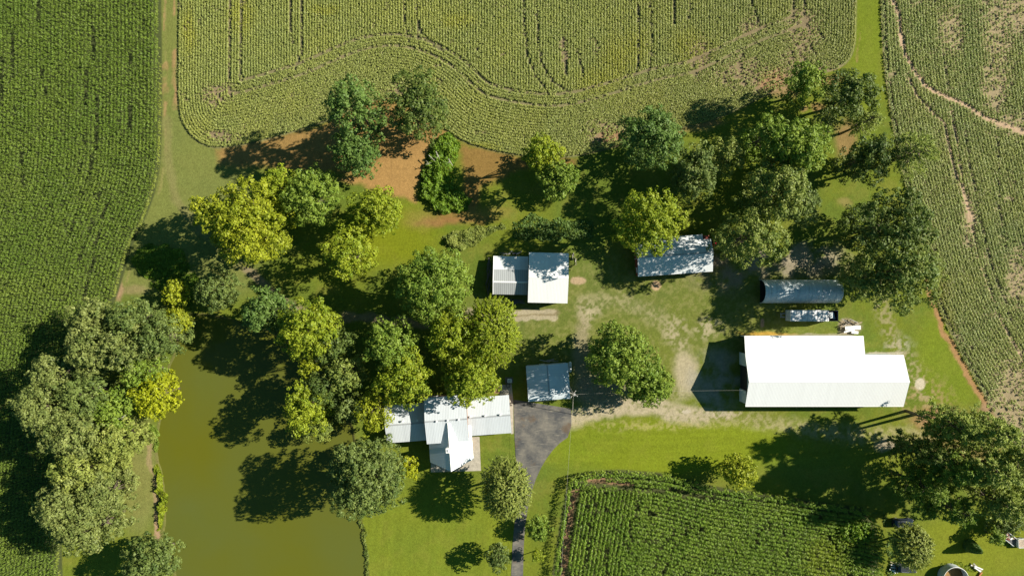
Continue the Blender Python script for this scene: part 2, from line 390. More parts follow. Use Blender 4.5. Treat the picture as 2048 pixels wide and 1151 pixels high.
    d = dline(px, py, [(331, -130), (332, 300), (323, 372), (305, 428), (276, 492), (259, 545), (246, 592)]); lay((1 - sm(1, 4, d)) * .4 * sm(.3, .7, n2), (.30, .25, .10))
    d = dline(wx, wy, [(334, 240), (338, 330), (352, 400), (410, 470), (520, 560)]); lay((1 - sm(3, 14, d)) * .35, (.26, .21, .10))
    lay(ell(wx, wy, (238, 575, 8, 28)) * .9, (.33, .22, .13)); lay(ell(wx, wy, (270, 578, 26, 10)) * .5, (.30, .22, .12))
    # farm track through the shade
    d = dline(wx, wy, [(1105, 628), (1020, 626), (930, 640), (840, 648), (720, 632), (640, 640), (560, 600), (500, 540)])
    lay((1 - sm(5, 13, d)) * .8, (.24, .19, .12)); lay((1 - sm(3, 6, dline(wx, wy, [(1105, 624), (1015, 621)]))) * .9, (.37, .32, .22)); lay((1 - sm(3, 6, dline(wx, wy, [(1108, 637), (1015, 634)]))) * .9, (.37, .32, .22))
    lay(ell(wx, wy, (872, 640, 22, 14)) * .9, (.38, .24, .14)); lay(ell(wx, wy, (950, 622, 25, 8)) * .8, (.34, .28, .19))
    # gravel and worn ground of the yard
    grav = (.38, .325, .215)
    gy = dline(wx, wy, [(1146, 838), (1180, 826), (1240, 812), (1300, 808), (1340, 822), (1400, 832)]); lay(sm(26, 10, gy) * (.25 + .75 * sm(.25, .6, n3 + .3 * n2)), grav)
    gy = dline(wx, wy, [(1400, 832), (1470, 834), (1560, 850), (1700, 868), (1850, 870)]); lay(sm(28, 4, gy) * (.25 + .75 * sm(.38, .6, n3)) * .6, (.33, .28, .16))
    gy = dline(wx, wy, [(1175, 600), (1240, 600), (1290, 618), (1335, 650), (1362, 690), (1378, 725), (1368, 770), (1345, 805)]); lay(sm(26, 3, gy) * (.25 + .75 * sm(.40, .62, n3)) * .48, (.33, .29, .17))
    lay(ell(wx, wy, (1372, 745, 22, 42), .4) * .95, grav); lay(ell(wx, wy, (1355, 665, 24, 30), .6) * sm(.35, .6, n3) * .6, grav)
    lay(ell(wx, wy, (1172, 632, 16, 32), .6) * sm(.4, .58, n3) * .65, grav); lay(ell(wx, wy, (1190, 622, 20, 10), .6) * sm(.4, .62, n3) * .6, grav)
    lay(ell(wx, wy, (1415, 655, 24, 18), .7) * sm(.45, .6, n3) * .8, grav); lay(ell(wx, wy, (1300, 850, 140, 10), .6) * sm(.4, .6, n3) * .6, (.3, .26, .1))
    lay(ell(wx, wy, (1430, 830, 50, 8), .6) * sm(.35, .55, n3), grav); lay(ell(wx, wy, (1795, 690, 26, 16), .6) * sm(.35, .58, n3) * .7, (.38, .35, .28))
    gy = dline(wx, wy, [(1760, 610), (1790, 690), (1830, 740), (1845, 790)]); lay(sm(28, 5, gy) * sm(.45, .62, n3) * .7, (.30, .25, .14))
    lay(ell(wx, wy, (1470, 530, 90, 50), .5) * sm(.35, .65, n2) * .9, (.24, .20, .14)); lay(ell(wx, wy, (1600, 520, 90, 35), .5) * sm(.4, .65, n2) * .9, (.33, .28, .2))
    lay(ell(wx, wy, (1430, 760, 50, 60), .4) * .8 * sm(.3, .7, n2), (.30, .29, .25)); lay(ell(wx, wy, (1200, 780, 55, 30), .4) * .8, (.26, .22, .15))
    lay(ell(wx, wy, (1165, 700, 18, 70), .5) * .6, (.32, .26, .18)); lay(ell(wx, wy, (1620, 540, 90, 14), .5) * .5, (.2, .17, .12))
    lay(ell(wx, wy, (1700, 655, 24, 17), .3) * .95, (.30, .24, .17)); lay(ell(wx, wy, (1540, 667, 60, 4), .5) * .95, (.42, .26, .05)); lay(ell(wx, wy, (1640, 667, 60, 3), .5) * .8, (.34, .30, .22))
    for e, r in (((1312, 571, 10, 10), (.46, .32, .19)), ((1156, 561, 16, 8), (.38, .28, .17)), ((1839, 767, 10, 12), (.48, .42, .32)), ((1768, 706, 40, 3), (.38, .34, .26)), ((1524, 645, 4, 9), (.36, .24, .15)), ((1000, 779, 20, 7), (.4, .28, .14)), ((1372, 822, 10, 4), (.46, .4, .3))):
        lay(ell(px + 3 * (n3 - .5), py + 3 * (n3 - .5), e, .15), r)
    # pond bank
    bk = dline(wx, wy, [(290, 862), (297, 880), (300, 920), (310, 950), (314, 1000), (314, 1075)]); lay((1 - sm(3, 7, bk)) * .9, (.36, .23, .15))
    lay(ell(wx, wy, (280, 950, 40, 120), .4) * .6, (.20, .19, .07))
    # field soils
    b, ye = soy_state(px, py); soil = (.235, .175, .105)
    f = sdist(px, py, SOY); lay(sm(-1, 2, f), (.19, .185, .085)); lay(sm(-1, 2, f) * b, soil)
    for e in [(1545, 165, 30, 25), (1230, 275, 30, 18)]: lay(ell(wx, wy, e) * sm(-1, 2, f), (.30, .18, .10))
    for k in (101, 127): pass
    dl = dline(px, py, SOY_LOW[4:-4]); tr = np.minimum(np.abs(dl - 104), np.abs(dl - 129)); lay((1 - sm(1, 3.5, tr)) * sm(0, 1, f) * .6, (.20, .16, .09))
    f = sdist(px, py, RIGHT); lay(sm(-1, 2, f), (.22, .20, .105)); lay(sm(-1, 2, f) * b, (.32, .25, .15))
    for g, w in ((GULLY, 4.5), (GULLY2, 2.5), (RTR[1], 2.0)): lay((1 - sm(w * .5, w * 1.6, dline(px + 6 * (n2 - .5), py, g))) * .95, (.47, .33, .22))
    for t in TRAMS: lay((1 - sm(1.2, 2.6, dline(px, py, t))) * .6, (.10, .085, .05))
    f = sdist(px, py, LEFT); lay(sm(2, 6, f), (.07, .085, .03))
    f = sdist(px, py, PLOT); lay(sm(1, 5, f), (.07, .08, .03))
    for g, w in (([(1178, 958), (1215, 962), (1262, 966)], 6), ([(1150, 985), (1138, 1040), (1130, 1100), (1122, 1160)], 7)): lay((1 - sm(w * .6, w * 1.3, dline(wx, wy, g))), (.26, .16, .09))
    # pond basin
    pd = sdist(px + 5 * (n2 - .5), py + 5 * (n3 - .5), POND)
    lay(sm(-3, 0, pd) * (1 - sm(2, 6, pd)) * .7, (.10, .085, .035)); lay(sm(2, 7, pd), (.07, .06, .02))
    Z = -np.clip(pd * S * .55, 0, 1.6) + .05 * (n2 - .5) * (1 - sm(100, 400, np.abs(X)))
    mow = vnoise(px + .1 * py, py / 14, 5, 90) * sm(930, 1010, py) * sm(1100, 1000, px) + vnoise(px / 14, py - 30 * np.cos((px - 1300) / 260), 5, 91) * sm(830, 850, py) * sm(960, 930, py)
    c *= (1 + .16 * mow - .03)[..., None]
    c *= (.86 + .28 * n3 + .12 * (n4 - .5))[..., None]
    ny, nx = sh; me = bpy.data.meshes.new('ground')
    me.vertices.add(nx * ny); me.vertices.foreach_set('co', np.stack([X, Y, Z], -1).astype(np.float32).ravel())
    i = (np.arange(ny - 1)[:, None] * nx + np.arange(nx - 1)[None]).ravel()
    fs = np.stack([i, i + 1, i + nx + 1, i + nx], 1).astype(np.int32); nf = len(fs)
    me.loops.add(4 * nf); me.loops.foreach_set('vertex_index', fs.ravel()); me.polygons.add(nf)
    me.polygons.foreach_set('loop_start', np.arange(0, 4 * nf, 4, dtype=np.int32)); me.update(calc_edges=True)
    ca = me.color_attributes.new('Col', 'FLOAT_COLOR', 'POINT'); c4 = np.ones((ny * nx, 4), np.float32); c4[:, :3] = c.reshape(-1, 3)
    ca.data.foreach_set('color', c4.ravel())
    m, nt, p = new_mat('ground'); at = N(nt, 'ShaderNodeAttribute', attribute_name='Col'); tc = N(nt, 'ShaderNodeTexCoord')
    nz = N(nt, 'ShaderNodeTexNoise', Scale=2.2, Detail=8.0, Roughness=.75); nt.links.new(tc.outputs['Object'], nz.inputs['Vector'])
    mr = N(nt, 'ShaderNodeMapRange'); mr.inputs[1].default_value = .25; mr.inputs[2].default_value = .75; mr.inputs[3].default_value = .72; mr.inputs[4].default_value = 1.28
    nt.links.new(nz.outputs[0], mr.inputs[0]); vm = N(nt, 'ShaderNodeVectorMath', operation='SCALE')
    nt.links.new(at.outputs['Color'], vm.inputs[0]); nt.links.new(mr.outputs[0], vm.inputs['Scale']); nt.links.new(vm.outputs[0], p.inputs['Base Color'])
    p.inputs['Roughness'].default_value = .95; p.inputs['Specular IOR Level'].default_value = .1
    bp = N(nt, 'ShaderNodeBump', Strength=.7, Distance=.12); nt.links.new(nz.outputs[0], bp.inputs['Height']); nt.links.new(bp.outputs[0], p.inputs['Normal'])
    me.materials.append(m); o = put(bpy.data.objects.new('ground', me)); tag(o, kind='structure')
ground()

def sheet(name, pts, z, mat):
    me = bpy.data.meshes.new(name); me.from_pydata([(*W(x, y)[:2], z) for x, y in pts], [], [tuple(range(len(pts)))])
    me.materials.append(mat); o = put(bpy.data.objects.new(name, me)); tag(o, kind='structure')
    if me.polygons[0].normal.z < 0: me.flip_normals()
    return o

def water():
    m, nt, p = new_mat('murky pond water'); tc = N(nt, 'ShaderNodeTexCoord')
    nz = N(nt, 'ShaderNodeTexNoise', Scale=.035, Detail=3.0); nt.links.new(tc.outputs['Object'], nz.inputs['Vector'])
    mr = N(nt, 'ShaderNodeMapRange'); mr.inputs[1].default_value = .35; mr.inputs[2].default_value = .65; nt.links.new(nz.outputs[0], mr.inputs[0])
    nt.links.new(mixc(nt, mr.outputs[0], (.108, .112, .010), (.098, .114, .024)), p.inputs['Base Color'])
    p.inputs['Roughness'].default_value = .12; p.inputs['IOR'].default_value = 1.33
    n2 = N(nt, 'ShaderNodeTexNoise', Scale=1.6, Detail=4.0); nt.links.new(tc.outputs['Object'], n2.inputs['Vector'])
    bp = N(nt, 'ShaderNodeBump', Strength=.15, Distance=.03); nt.links.new(n2.outputs[0], bp.inputs['Height']); nt.links.new(bp.outputs[0], p.inputs['Normal'])
    sheet('water', [(270, 590), (770, 590), (770, 1320), (270, 1320)], -.22, m)
water()

def asphalt():
    m, nt, p = new_mat('worn asphalt'); tc = N(nt, 'ShaderNodeTexCoord')
    nz = N(nt, 'ShaderNodeTexNoise', Scale=.35, Detail=8.0, Roughness=.65); nt.links.new(tc.outputs['Object'], nz.inputs['Vector'])
    mr = N(nt, 'ShaderNodeMapRange'); mr.inputs[1].default_value = .38; mr.inputs[2].default_value = .66; nt.links.new(nz.outputs[0], mr.inputs[0])
    a = mixc(nt, mr.outputs[0], (.062, .064, .068), (.185, .168, .140))
    mp = N(nt, 'ShaderNodeMapping'); mp.inputs['Rotation'].default_value = (0, 0, -.9); mp.inputs['Scale'].default_value = (.5, 3, 1); nt.links.new(tc.outputs['Object'], mp.inputs[0])
    n2 = N(nt, 'ShaderNodeTexNoise', Scale=.9, Detail=6.0, Roughness=.7); nt.links.new(mp.outputs[0], n2.inputs['Vector'])
    m2 = N(nt, 'ShaderNodeMapRange'); m2.inputs[1].default_value = .56; m2.inputs[2].default_value = .72; m2.inputs[4].default_value = .8; nt.links.new(n2.outputs[0], m2.inputs[0])
    a = mixc(nt, m2.outputs[0], a, (.30, .27, .21))
    n3 = N(nt, 'ShaderNodeTexNoise', Scale=.22, Detail=4.0, Roughness=.6); n3.noise_dimensions = '4D'; n3.inputs['W'].default_value = 3.0; nt.links.new(tc.outputs['Object'], n3.inputs['Vector'])
    m3 = N(nt, 'ShaderNodeMapRange'); m3.inputs[1].default_value = .58; m3.inputs[2].default_value = .68; m3.inputs[4].default_value = .7; nt.links.new(n3.outputs[0], m3.inputs[0])
    a = mixc(nt, m3.outputs[0], a, (.10, .06, .03))
    nt.links.new(a, p.inputs['Base Color']); p.inputs['Roughness'].default_value = .85
    return m
M_asph = asphalt()
sheet('driveway', [tuple(p) for p in DRIVE], .045, M_asph)
for pts in ([(944, 873), (959, 872), (962, 940), (862, 943), (862, 915), (944, 915)], [(1000, 769), (1023, 767), (1026.5, 799), (1027, 866), (1022, 867), (1016, 790), (1000, 792)]):
    sheet('patio' if pts[0][0] == 944 else 'walkway', pts, .04, M_conc)

# ------------------------------------------------------------------ crops
class Raster:
    def __init__(s, fn, x0, x1, y0, y1, step=1.5, blur=3):
        xs = np.arange(x0, x1 + step, step); ys = np.arange(y0, y1 + step, step); X, Y = np.meshgrid(xs, ys)
        v = fn(X, Y)
        for _ in range(blur):
            p = np.pad(v, 2, mode='edge'); v = sum(p[2:-2, i:i + v.shape[1]] for i in range(5)) / 5
            p = np.pad(v, 2, mode='edge'); v = sum(p[i:i + v.shape[0], 2:-2] for i in range(5)) / 5
        s.v = v; gy, gx = np.gradient(v, step); s.gx = gx; s.gy = gy; s.x0, s.y0, s.st = x0, y0, step
    def at(s, x, y):
        i = np.clip((y - s.y0) / s.st, 0, s.v.shape[0] - 1.001); j = np.clip((x - s.x0) / s.st, 0, s.v.shape[1] - 1.001)
        a = i.astype(int); b = j.astype(int); fi = i - a; fj = j - b
        L = lambda A: (A[a, b] * (1 - fj) + A[a, b + 1] * fj) * (1 - fi) + (A[a + 1, b] * (1 - fj) + A[a + 1, b + 1] * fj) * fi
        return L(s.v), L(s.gx), L(s.gy)

def snap(x, y, v, gx, gy, pitch, rng, jit):
    t = (np.round(v / pitch) * pitch - v) + rng.normal(size=x.shape) * jit
    g2 = gx * gx + gy * gy + 1e-6; return x + gx * t / g2, y + gy * t / g2

def grid(x0, x1, y0, y1, st, rng):
    X, Y = np.meshgrid(np.arange(x0, x1, st), np.arange(y0, y1, st))
    return (X + rng.uniform(-.5, .5, X.shape) * st).ravel(), (Y + rng.uniform(-.5, .5, X.shape) * st).ravel()

def plants(name, x, y, rng, H, spread, nl, size, asp, cols, mat, tilt=.55, low=.45):
    """each plant a whorl of nl leaves between low*H and H"""
    n = len(x); wx = (x - 1024) * S; wy = (575.5 - y) * S
    c = np.stack([wx, wy, np.zeros(n)], 1)[:, None, :].repeat(nl, 1)
    th = rng.uniform(0, 2 * np.pi, (n, nl)); rr = spread * np.sqrt(rng.uniform(0.05, 1, (n, nl)))
    hs = H * rng.uniform(.88, 1.08, (n, 1)) * (low + (1 - low) * rng.uniform(0, 1, (n, nl)) ** .6)
    c[..., 0] += np.cos(th) * rr; c[..., 1] += np.sin(th) * rr; c[..., 2] = hs
    nn = np.stack([np.cos(th) * tilt, np.sin(th) * tilt, np.ones_like(th)], -1) + rng.normal(size=(n, nl, 3)) * tilt * .6
    dr = np.stack([np.cos(th), np.sin(th), -.2 * np.ones_like(th)], -1) + rng.normal(size=(n, nl, 3)) * .3
    V = leaf_quads(c.reshape(-1, 3), nn.reshape(-1, 3), (size * rng.uniform(.7, 1.25, (n, nl))).ravel(), asp, rng, dr.reshape(-1, 3))
    C = np.repeat(cols, nl, 0) * rng.uniform(.86, 1.14, (n * nl, 1))
    return quads_obj(name, V, C, mat)

def near_lines(x, y, L, w):
    m = np.zeros(x.shape, bool)
    for t in L: m |= dline(x, y, t) < w
    return m

def soybeans():
    rng = RS(101); P = .61 / S
    R = Raster(lambda a, b: dline(a, b, SOY_LOW), 330, 1740, -100, 330)
    x, y = grid(352, 1718, -95, 322, 2.75, rng)
    v, gx, gy = R.at(x, y); head = v < 134
    gx = np.where(head, gx, 1.0); gy = np.where(head, gy, 0.0); val = np.where(head, v, x)
    x, y = snap(x, y, val, gx, gy, P, rng, .42)
    d = sdist(x, y, SOY); v2 = R.at(x, y)[0]
    v2r = dline(x, y, SOY_LOW); tr = (np.abs(v2r - 104) < 2.6) | (np.abs(v2r - 129) < 2.6)
    b, ye = soy_state(x, y)
    keep = (d > 1.5) & ~(tr & (rng.rand(len(x)) < .86)) & ~(near_lines(x, y, TRAMS, 2.8) & (rng.rand(len(x)) < .9)) & (rng.rand(len(x)) > b * .85 + .03)
    x, y, b, ye = x[keep], y[keep], b[keep], ye[keep]
    n2 = fbm(x, y, 60, 61)[:, None]; n3 = fbm(x, y, 9, 71)[:, None]
    C = np.array((.268, .308, .092)) * (1 - n2) + np.array((.338, .352, .082)) * n2
    C = C * (.88 + .24 * n3); C = C * (1 - ye[:, None] * .65) + np.array((.34, .34, .05)) * ye[:, None] * .65
    far = sm(1000, 1650, x)[:, None]; C = C * (1 - .25 * far) + np.array((.19, .20, .07)) * .25 * far
    tag(plants('soybean_plants', x, y, rng, .46, .25, 8, .145, .75, C, M_crop, .5, .35), 'low soybean rows curving along the headland of the wide top field', 'crop', kind='stuff')
    # right-hand field
    rng = RS(102); xb = RB
    R = Raster(lambda a, b: dline(a, b, RB), 1730, 2200, -110, 1080, 3, 4)
    P = .66 / S; x, y = grid(1750, 2190, -95, 1010, 2.95, rng); v, gx, gy = R.at(x, y); x, y = snap(x, y, v, gx, gy, P, rng, .55)
    d = sdist(x, y, RIGHT); b, ye = soy_state(x, y)
    keep = (d > 1) & (x < 2180) & ~(near_lines(x, y, [GULLY], 4.2)) & ~(near_lines(x, y, [GULLY2], 2.6)) & ~(near_lines(x, y, RTR, 2.4) & (rng.rand(len(x)) < .85)) & (rng.rand(len(x)) > b * .9 + .05)
    x, y, b, ye = x[keep], y[keep], b[keep], ye[keep]; n2 = fbm(x, y, 50, 61)[:, None]; n3 = fbm(x, y, 8, 71)[:, None]
    C = np.array((.245, .295, .096)) * (1 - n2) + np.array((.335, .352, .100)) * n2
    C = C * (.75 + .5 * n3); C = C * (1 - ye[:, None] * .5) + np.array((.27, .25, .04)) * ye[:, None] * .5
    tag(plants('soybean_plants', x, y, rng, .50, .26, 8, .15, .7, C, M_crop, .5, .35), 'soybean rows beside the sandy washout in the right-hand field', 'crop', kind='stuff')
soybeans()

def corn():
    rng = RS(103); P = .80 / S
    XB = chaikin([(322, -130), (322, 300), (312, 370), (286, 440), (262, 500), (240, 580), (222, 680), (205, 850), (190, 1050), (165, 1300)], 3)
    def u(a, b): return a - np.interp(b, XB[:, 1], XB[:, 0])
    x, y = grid(-120, 335, -95, 1260, 3.5, rng)
    v = u(x, y); x = x + (np.round(v / P) * P - v) + rng.normal(size=x.shape) * .4
    d = sdist(x, y, LEFT); keep = (d > 0) & ~(near_lines(x, y, CGAPS, 2.3) & (rng.rand(len(x)) < .85)) & (rng.rand(len(x)) > .03)
    x, y, d = x[keep], y[keep], d[keep]
    n2 = fbm(x, y, 70, 63)[:, None]; n3 = fbm(x, y, 10, 73)[:, None]
    C = np.array((.118, .195, .024)) * (1 - n2) + np.array((.190, .250, .038)) * n2
    C *= (.75 + .5 * n3); e = (1 - sm(2, 9, d))[:, None]; C = C * (1 - .7 * e) + np.array((.26, .29, .05)) * .7 * e
    edge = 1 - .35 * (1 - sm(0, 8, d))
    tag(plants('corn_plants', x, y, rng, 2.3, .16, 9, .175, .36, C, M_crop, .6, .5), 'tall corn in straight rows filling the left edge of the farm', 'crop', kind='stuff')
    # plot at the bottom
    rng = RS(104)
    top = [(1134, 958), (1152, 949), (1190, 942), (1240, 939), (1330, 946), (1430, 972), (1540, 988), (1640, 1004), (1735, 1016), (1790, 1030)]
    lf = [(1137, 930), (1134, 960), (1116, 1060), (1102, 1151), (1088, 1280)]
    Rt = Raster(lambda a, b: dline(a, b, top), 1070, 1800, 900, 1290, 3, 4); Rl = Raster(lambda a, b: dline(a, b, lf), 1070, 1800, 900, 1290, 3, 3)
    x, y = grid(1085, 1775, 935, 1270, 3.7, rng)
    a = Rt.at(x, y); b = Rl.at(x, y); useL = (b[0] < 135 + 12 * np.sin(y / 30)) & ~((a[0] < 34) & (b[0] > 14))
    val = np.where(useL, b[0], a[0]); gx = np.where(useL, b[1], a[1]); gy = np.where(useL, b[2], a[2])
    x, y = snap(x, y, val, gx, gy, .84 / S, rng, .7); d = sdist(x, y, PLOT)
    bare = (near_lines(x, y, [[(1178, 958), (1215, 962), (1262, 966)]], 7)) | (near_lines(x, y, [[(1152, 975), (1138, 1040), (1130, 1100), (1122, 1290)]], 8)) | near_lines(x, y, [[(1262, 968), (1350, 976), (1480, 1000)]], 3.5)
    keep = (d > .5) & ~(bare & (rng.rand(len(x)) < .97)) & ~(near_lines(x, y, PGAPS, 2.8) & (rng.rand(len(x)) < .7)) & ~((fbm(x, y, 12, 93) > .68) & (rng.rand(len(x)) < .6))
    x, y, d = x[keep], y[keep], d[keep]; n2 = fbm(x, y, 40, 64)[:, None]; n3 = fbm(x, y, 8, 74)[:, None]
    C = np.array((.135, .230, .024)) * (1 - n2) + np.array((.215, .300, .036)) * n2; C *= (.7 + .6 * n3)
    ye = np.maximum(ell(x, y, (1640, 1115, 40, 45)), ell(x, y, (1712, 1062, 40, 30)))[:, None]; ye = np.maximum(ye, (1 - sm(2, 8, d))[:, None] * .7)
    C = C * (1 - .7 * ye) + np.array((.24, .29, .02)) * .7 * ye
    tag(plants('corn_plants', x, y, rng, 2.6, .26, 11, .21, .36, C, M_crop, .6, .4), 'leafy corn plot cornered beside the curving driveway at the bottom', 'crop', kind='stuff')
corn()

# ------------------------------------------------------------------ trees and shrubs
PAL = {'lime': ((0.15, 0.215, 0.012), (0.285, 0.325, 0.02)), 'yellow': ((0.185, 0.23, 0.012), (0.335, 0.36, 0.02)), 'gold': ((0.24, 0.28, 0.01), (0.38, 0.4, 0.014)), 'green': ((0.074, 0.142, 0.027), (0.142, 0.216, 0.044)), 'mid': ((0.121, 0.198, 0.022), (0.219, 0.29, 0.037)), 'dark': ((0.062, 0.105, 0.022), (0.14, 0.185, 0.032)), 'olive': ((0.108, 0.16, 0.029), (0.237, 0.275, 0.053)), 'grey': ((0.118, 0.158, 0.036), (0.24, 0.27, 0.074)), 'pale': ((0.155, 0.2, 0.036), (0.295, 0.325, 0.07)), 'sage': ((0.08, 0.127, 0.028), (0.18, 0.225, 0.053)), 'pine': ((0.165, 0.22, 0.04), (0.352, 0.407, 0.077)), 'vivid': ((0.09, 0.17, 0.012), (0.18, 0.28, 0.02))}

def tube_path(mb, pts, r0, r1, n=7):
    for i in range(len(pts) - 1):
        a = i / (len(pts) - 1); b = (i + 1) / (len(pts) - 1)
        mb.bar(pts[i], pts[i + 1], r0 + (r1 - r0) * a, n, r0 + (r1 - r0) * b)

def crown_leaves(rng, R, hc, rz, pal, dens=1.0, puff=1.0, leaf=.25, lobes=None, spread=1.0, open_=0.0):
    """leaf faces of a lumpy crown: lobes carry puffs, puffs carry leaves; local coordinates, R=(rx,ry)"""
    rx, ry = R; rm = (rx + ry) / 2; rb = max(.3, hc - 1.6)
    K = lobes or int(5 + rm * .9); P = []; L = [np.array((0, 0, rz * .35, .62 * rm))]
    for k in range(K):
        th = 2 * np.pi * (k + rng.uniform(-.3, .3)) / K; q = rng.uniform(.52, .70) * spread; lr = rm * rng.uniform(.36, .48)
        L.append(np.array((np.cos(th) * rx * q, np.sin(th) * ry * q, rng.uniform(-.30, .30) * rz, lr)))
        if rb > rm * .7 and open_ < .5: L.append(np.array((np.cos(th + .4) * rx * q * .8, np.sin(th + .4) * ry * q * .8, -rb + lr * .95 + rng.uniform(0, 1.5), lr * .85)))
    for k in range(K // 2):
        th = rng.uniform(0, 2 * np.pi); q = rng.uniform(.1, .4)
        L.append(np.array((np.cos(th) * rx * q, np.sin(th) * ry * q, rng.uniform(.1, .55) * rz, rm * rng.uniform(.28, .42))))
    for l in L:
        pr = puff * rng.uniform(.8, 1.15); m = max(4, int(3.4 * (l[3] / pr) ** 2 * .9 * (1 - open_)))
        d = nrm(rng.normal(size=(m, 3))); d[:, 2] = np.where(d[:, 2] < -.35, -d[:, 2], d[:, 2])
        rad = l[3] * rng.uniform(.60, 1.12, (m, 1)); c = l[None, :3] + d * rad * np.array((1, 1, .85))
        P.append(np.concatenate([c, pr * rng.uniform(.5, 1.15, (m, 1)), d, np.full((m, 1), rng.uniform(-.22, .22))], 1))
    P = np.concatenate(P); cs = []; ns = []; cc = []; ss = []
    a, b = np.array(pal[0]), np.array(pal[1])
    cnt = np.maximum(6, (P[:, 3] ** 2 * 30 / (leaf / .25) ** 2 * dens)).astype(int); idx = np.repeat(np.arange(len(P)), cnt); n = len(idx)
    d = nrm(rng.normal(size=(n, 3)) + P[idx, 4:7] * .7 + np.array((0, 0, .35)))
    rr = P[idx, 3:4] * rng.uniform(.45, 1.08, (n, 1)) ** .6; c = P[idx, :3] + d * rr * np.array((1, 1, .8))
    nn = d + rng.normal(size=(n, 3)) * .38 + np.array((0, 0, .22))
    tone = np.clip(rng.uniform(0, 1, len(P))[idx][:, None] * .6 + rng.uniform(0, .4, (n, 1)) + P[idx, 7:8], -.2, 1.2)
    C = (a * (1 - tone) + b * tone) * rng.uniform(.85, 1.15, (n, 1))
    c[:, 2] += hc
    return leaf_quads(c, nn, leaf * 1.1 * rng.uniform(.6, 1.35, n), .62, rng), C, L

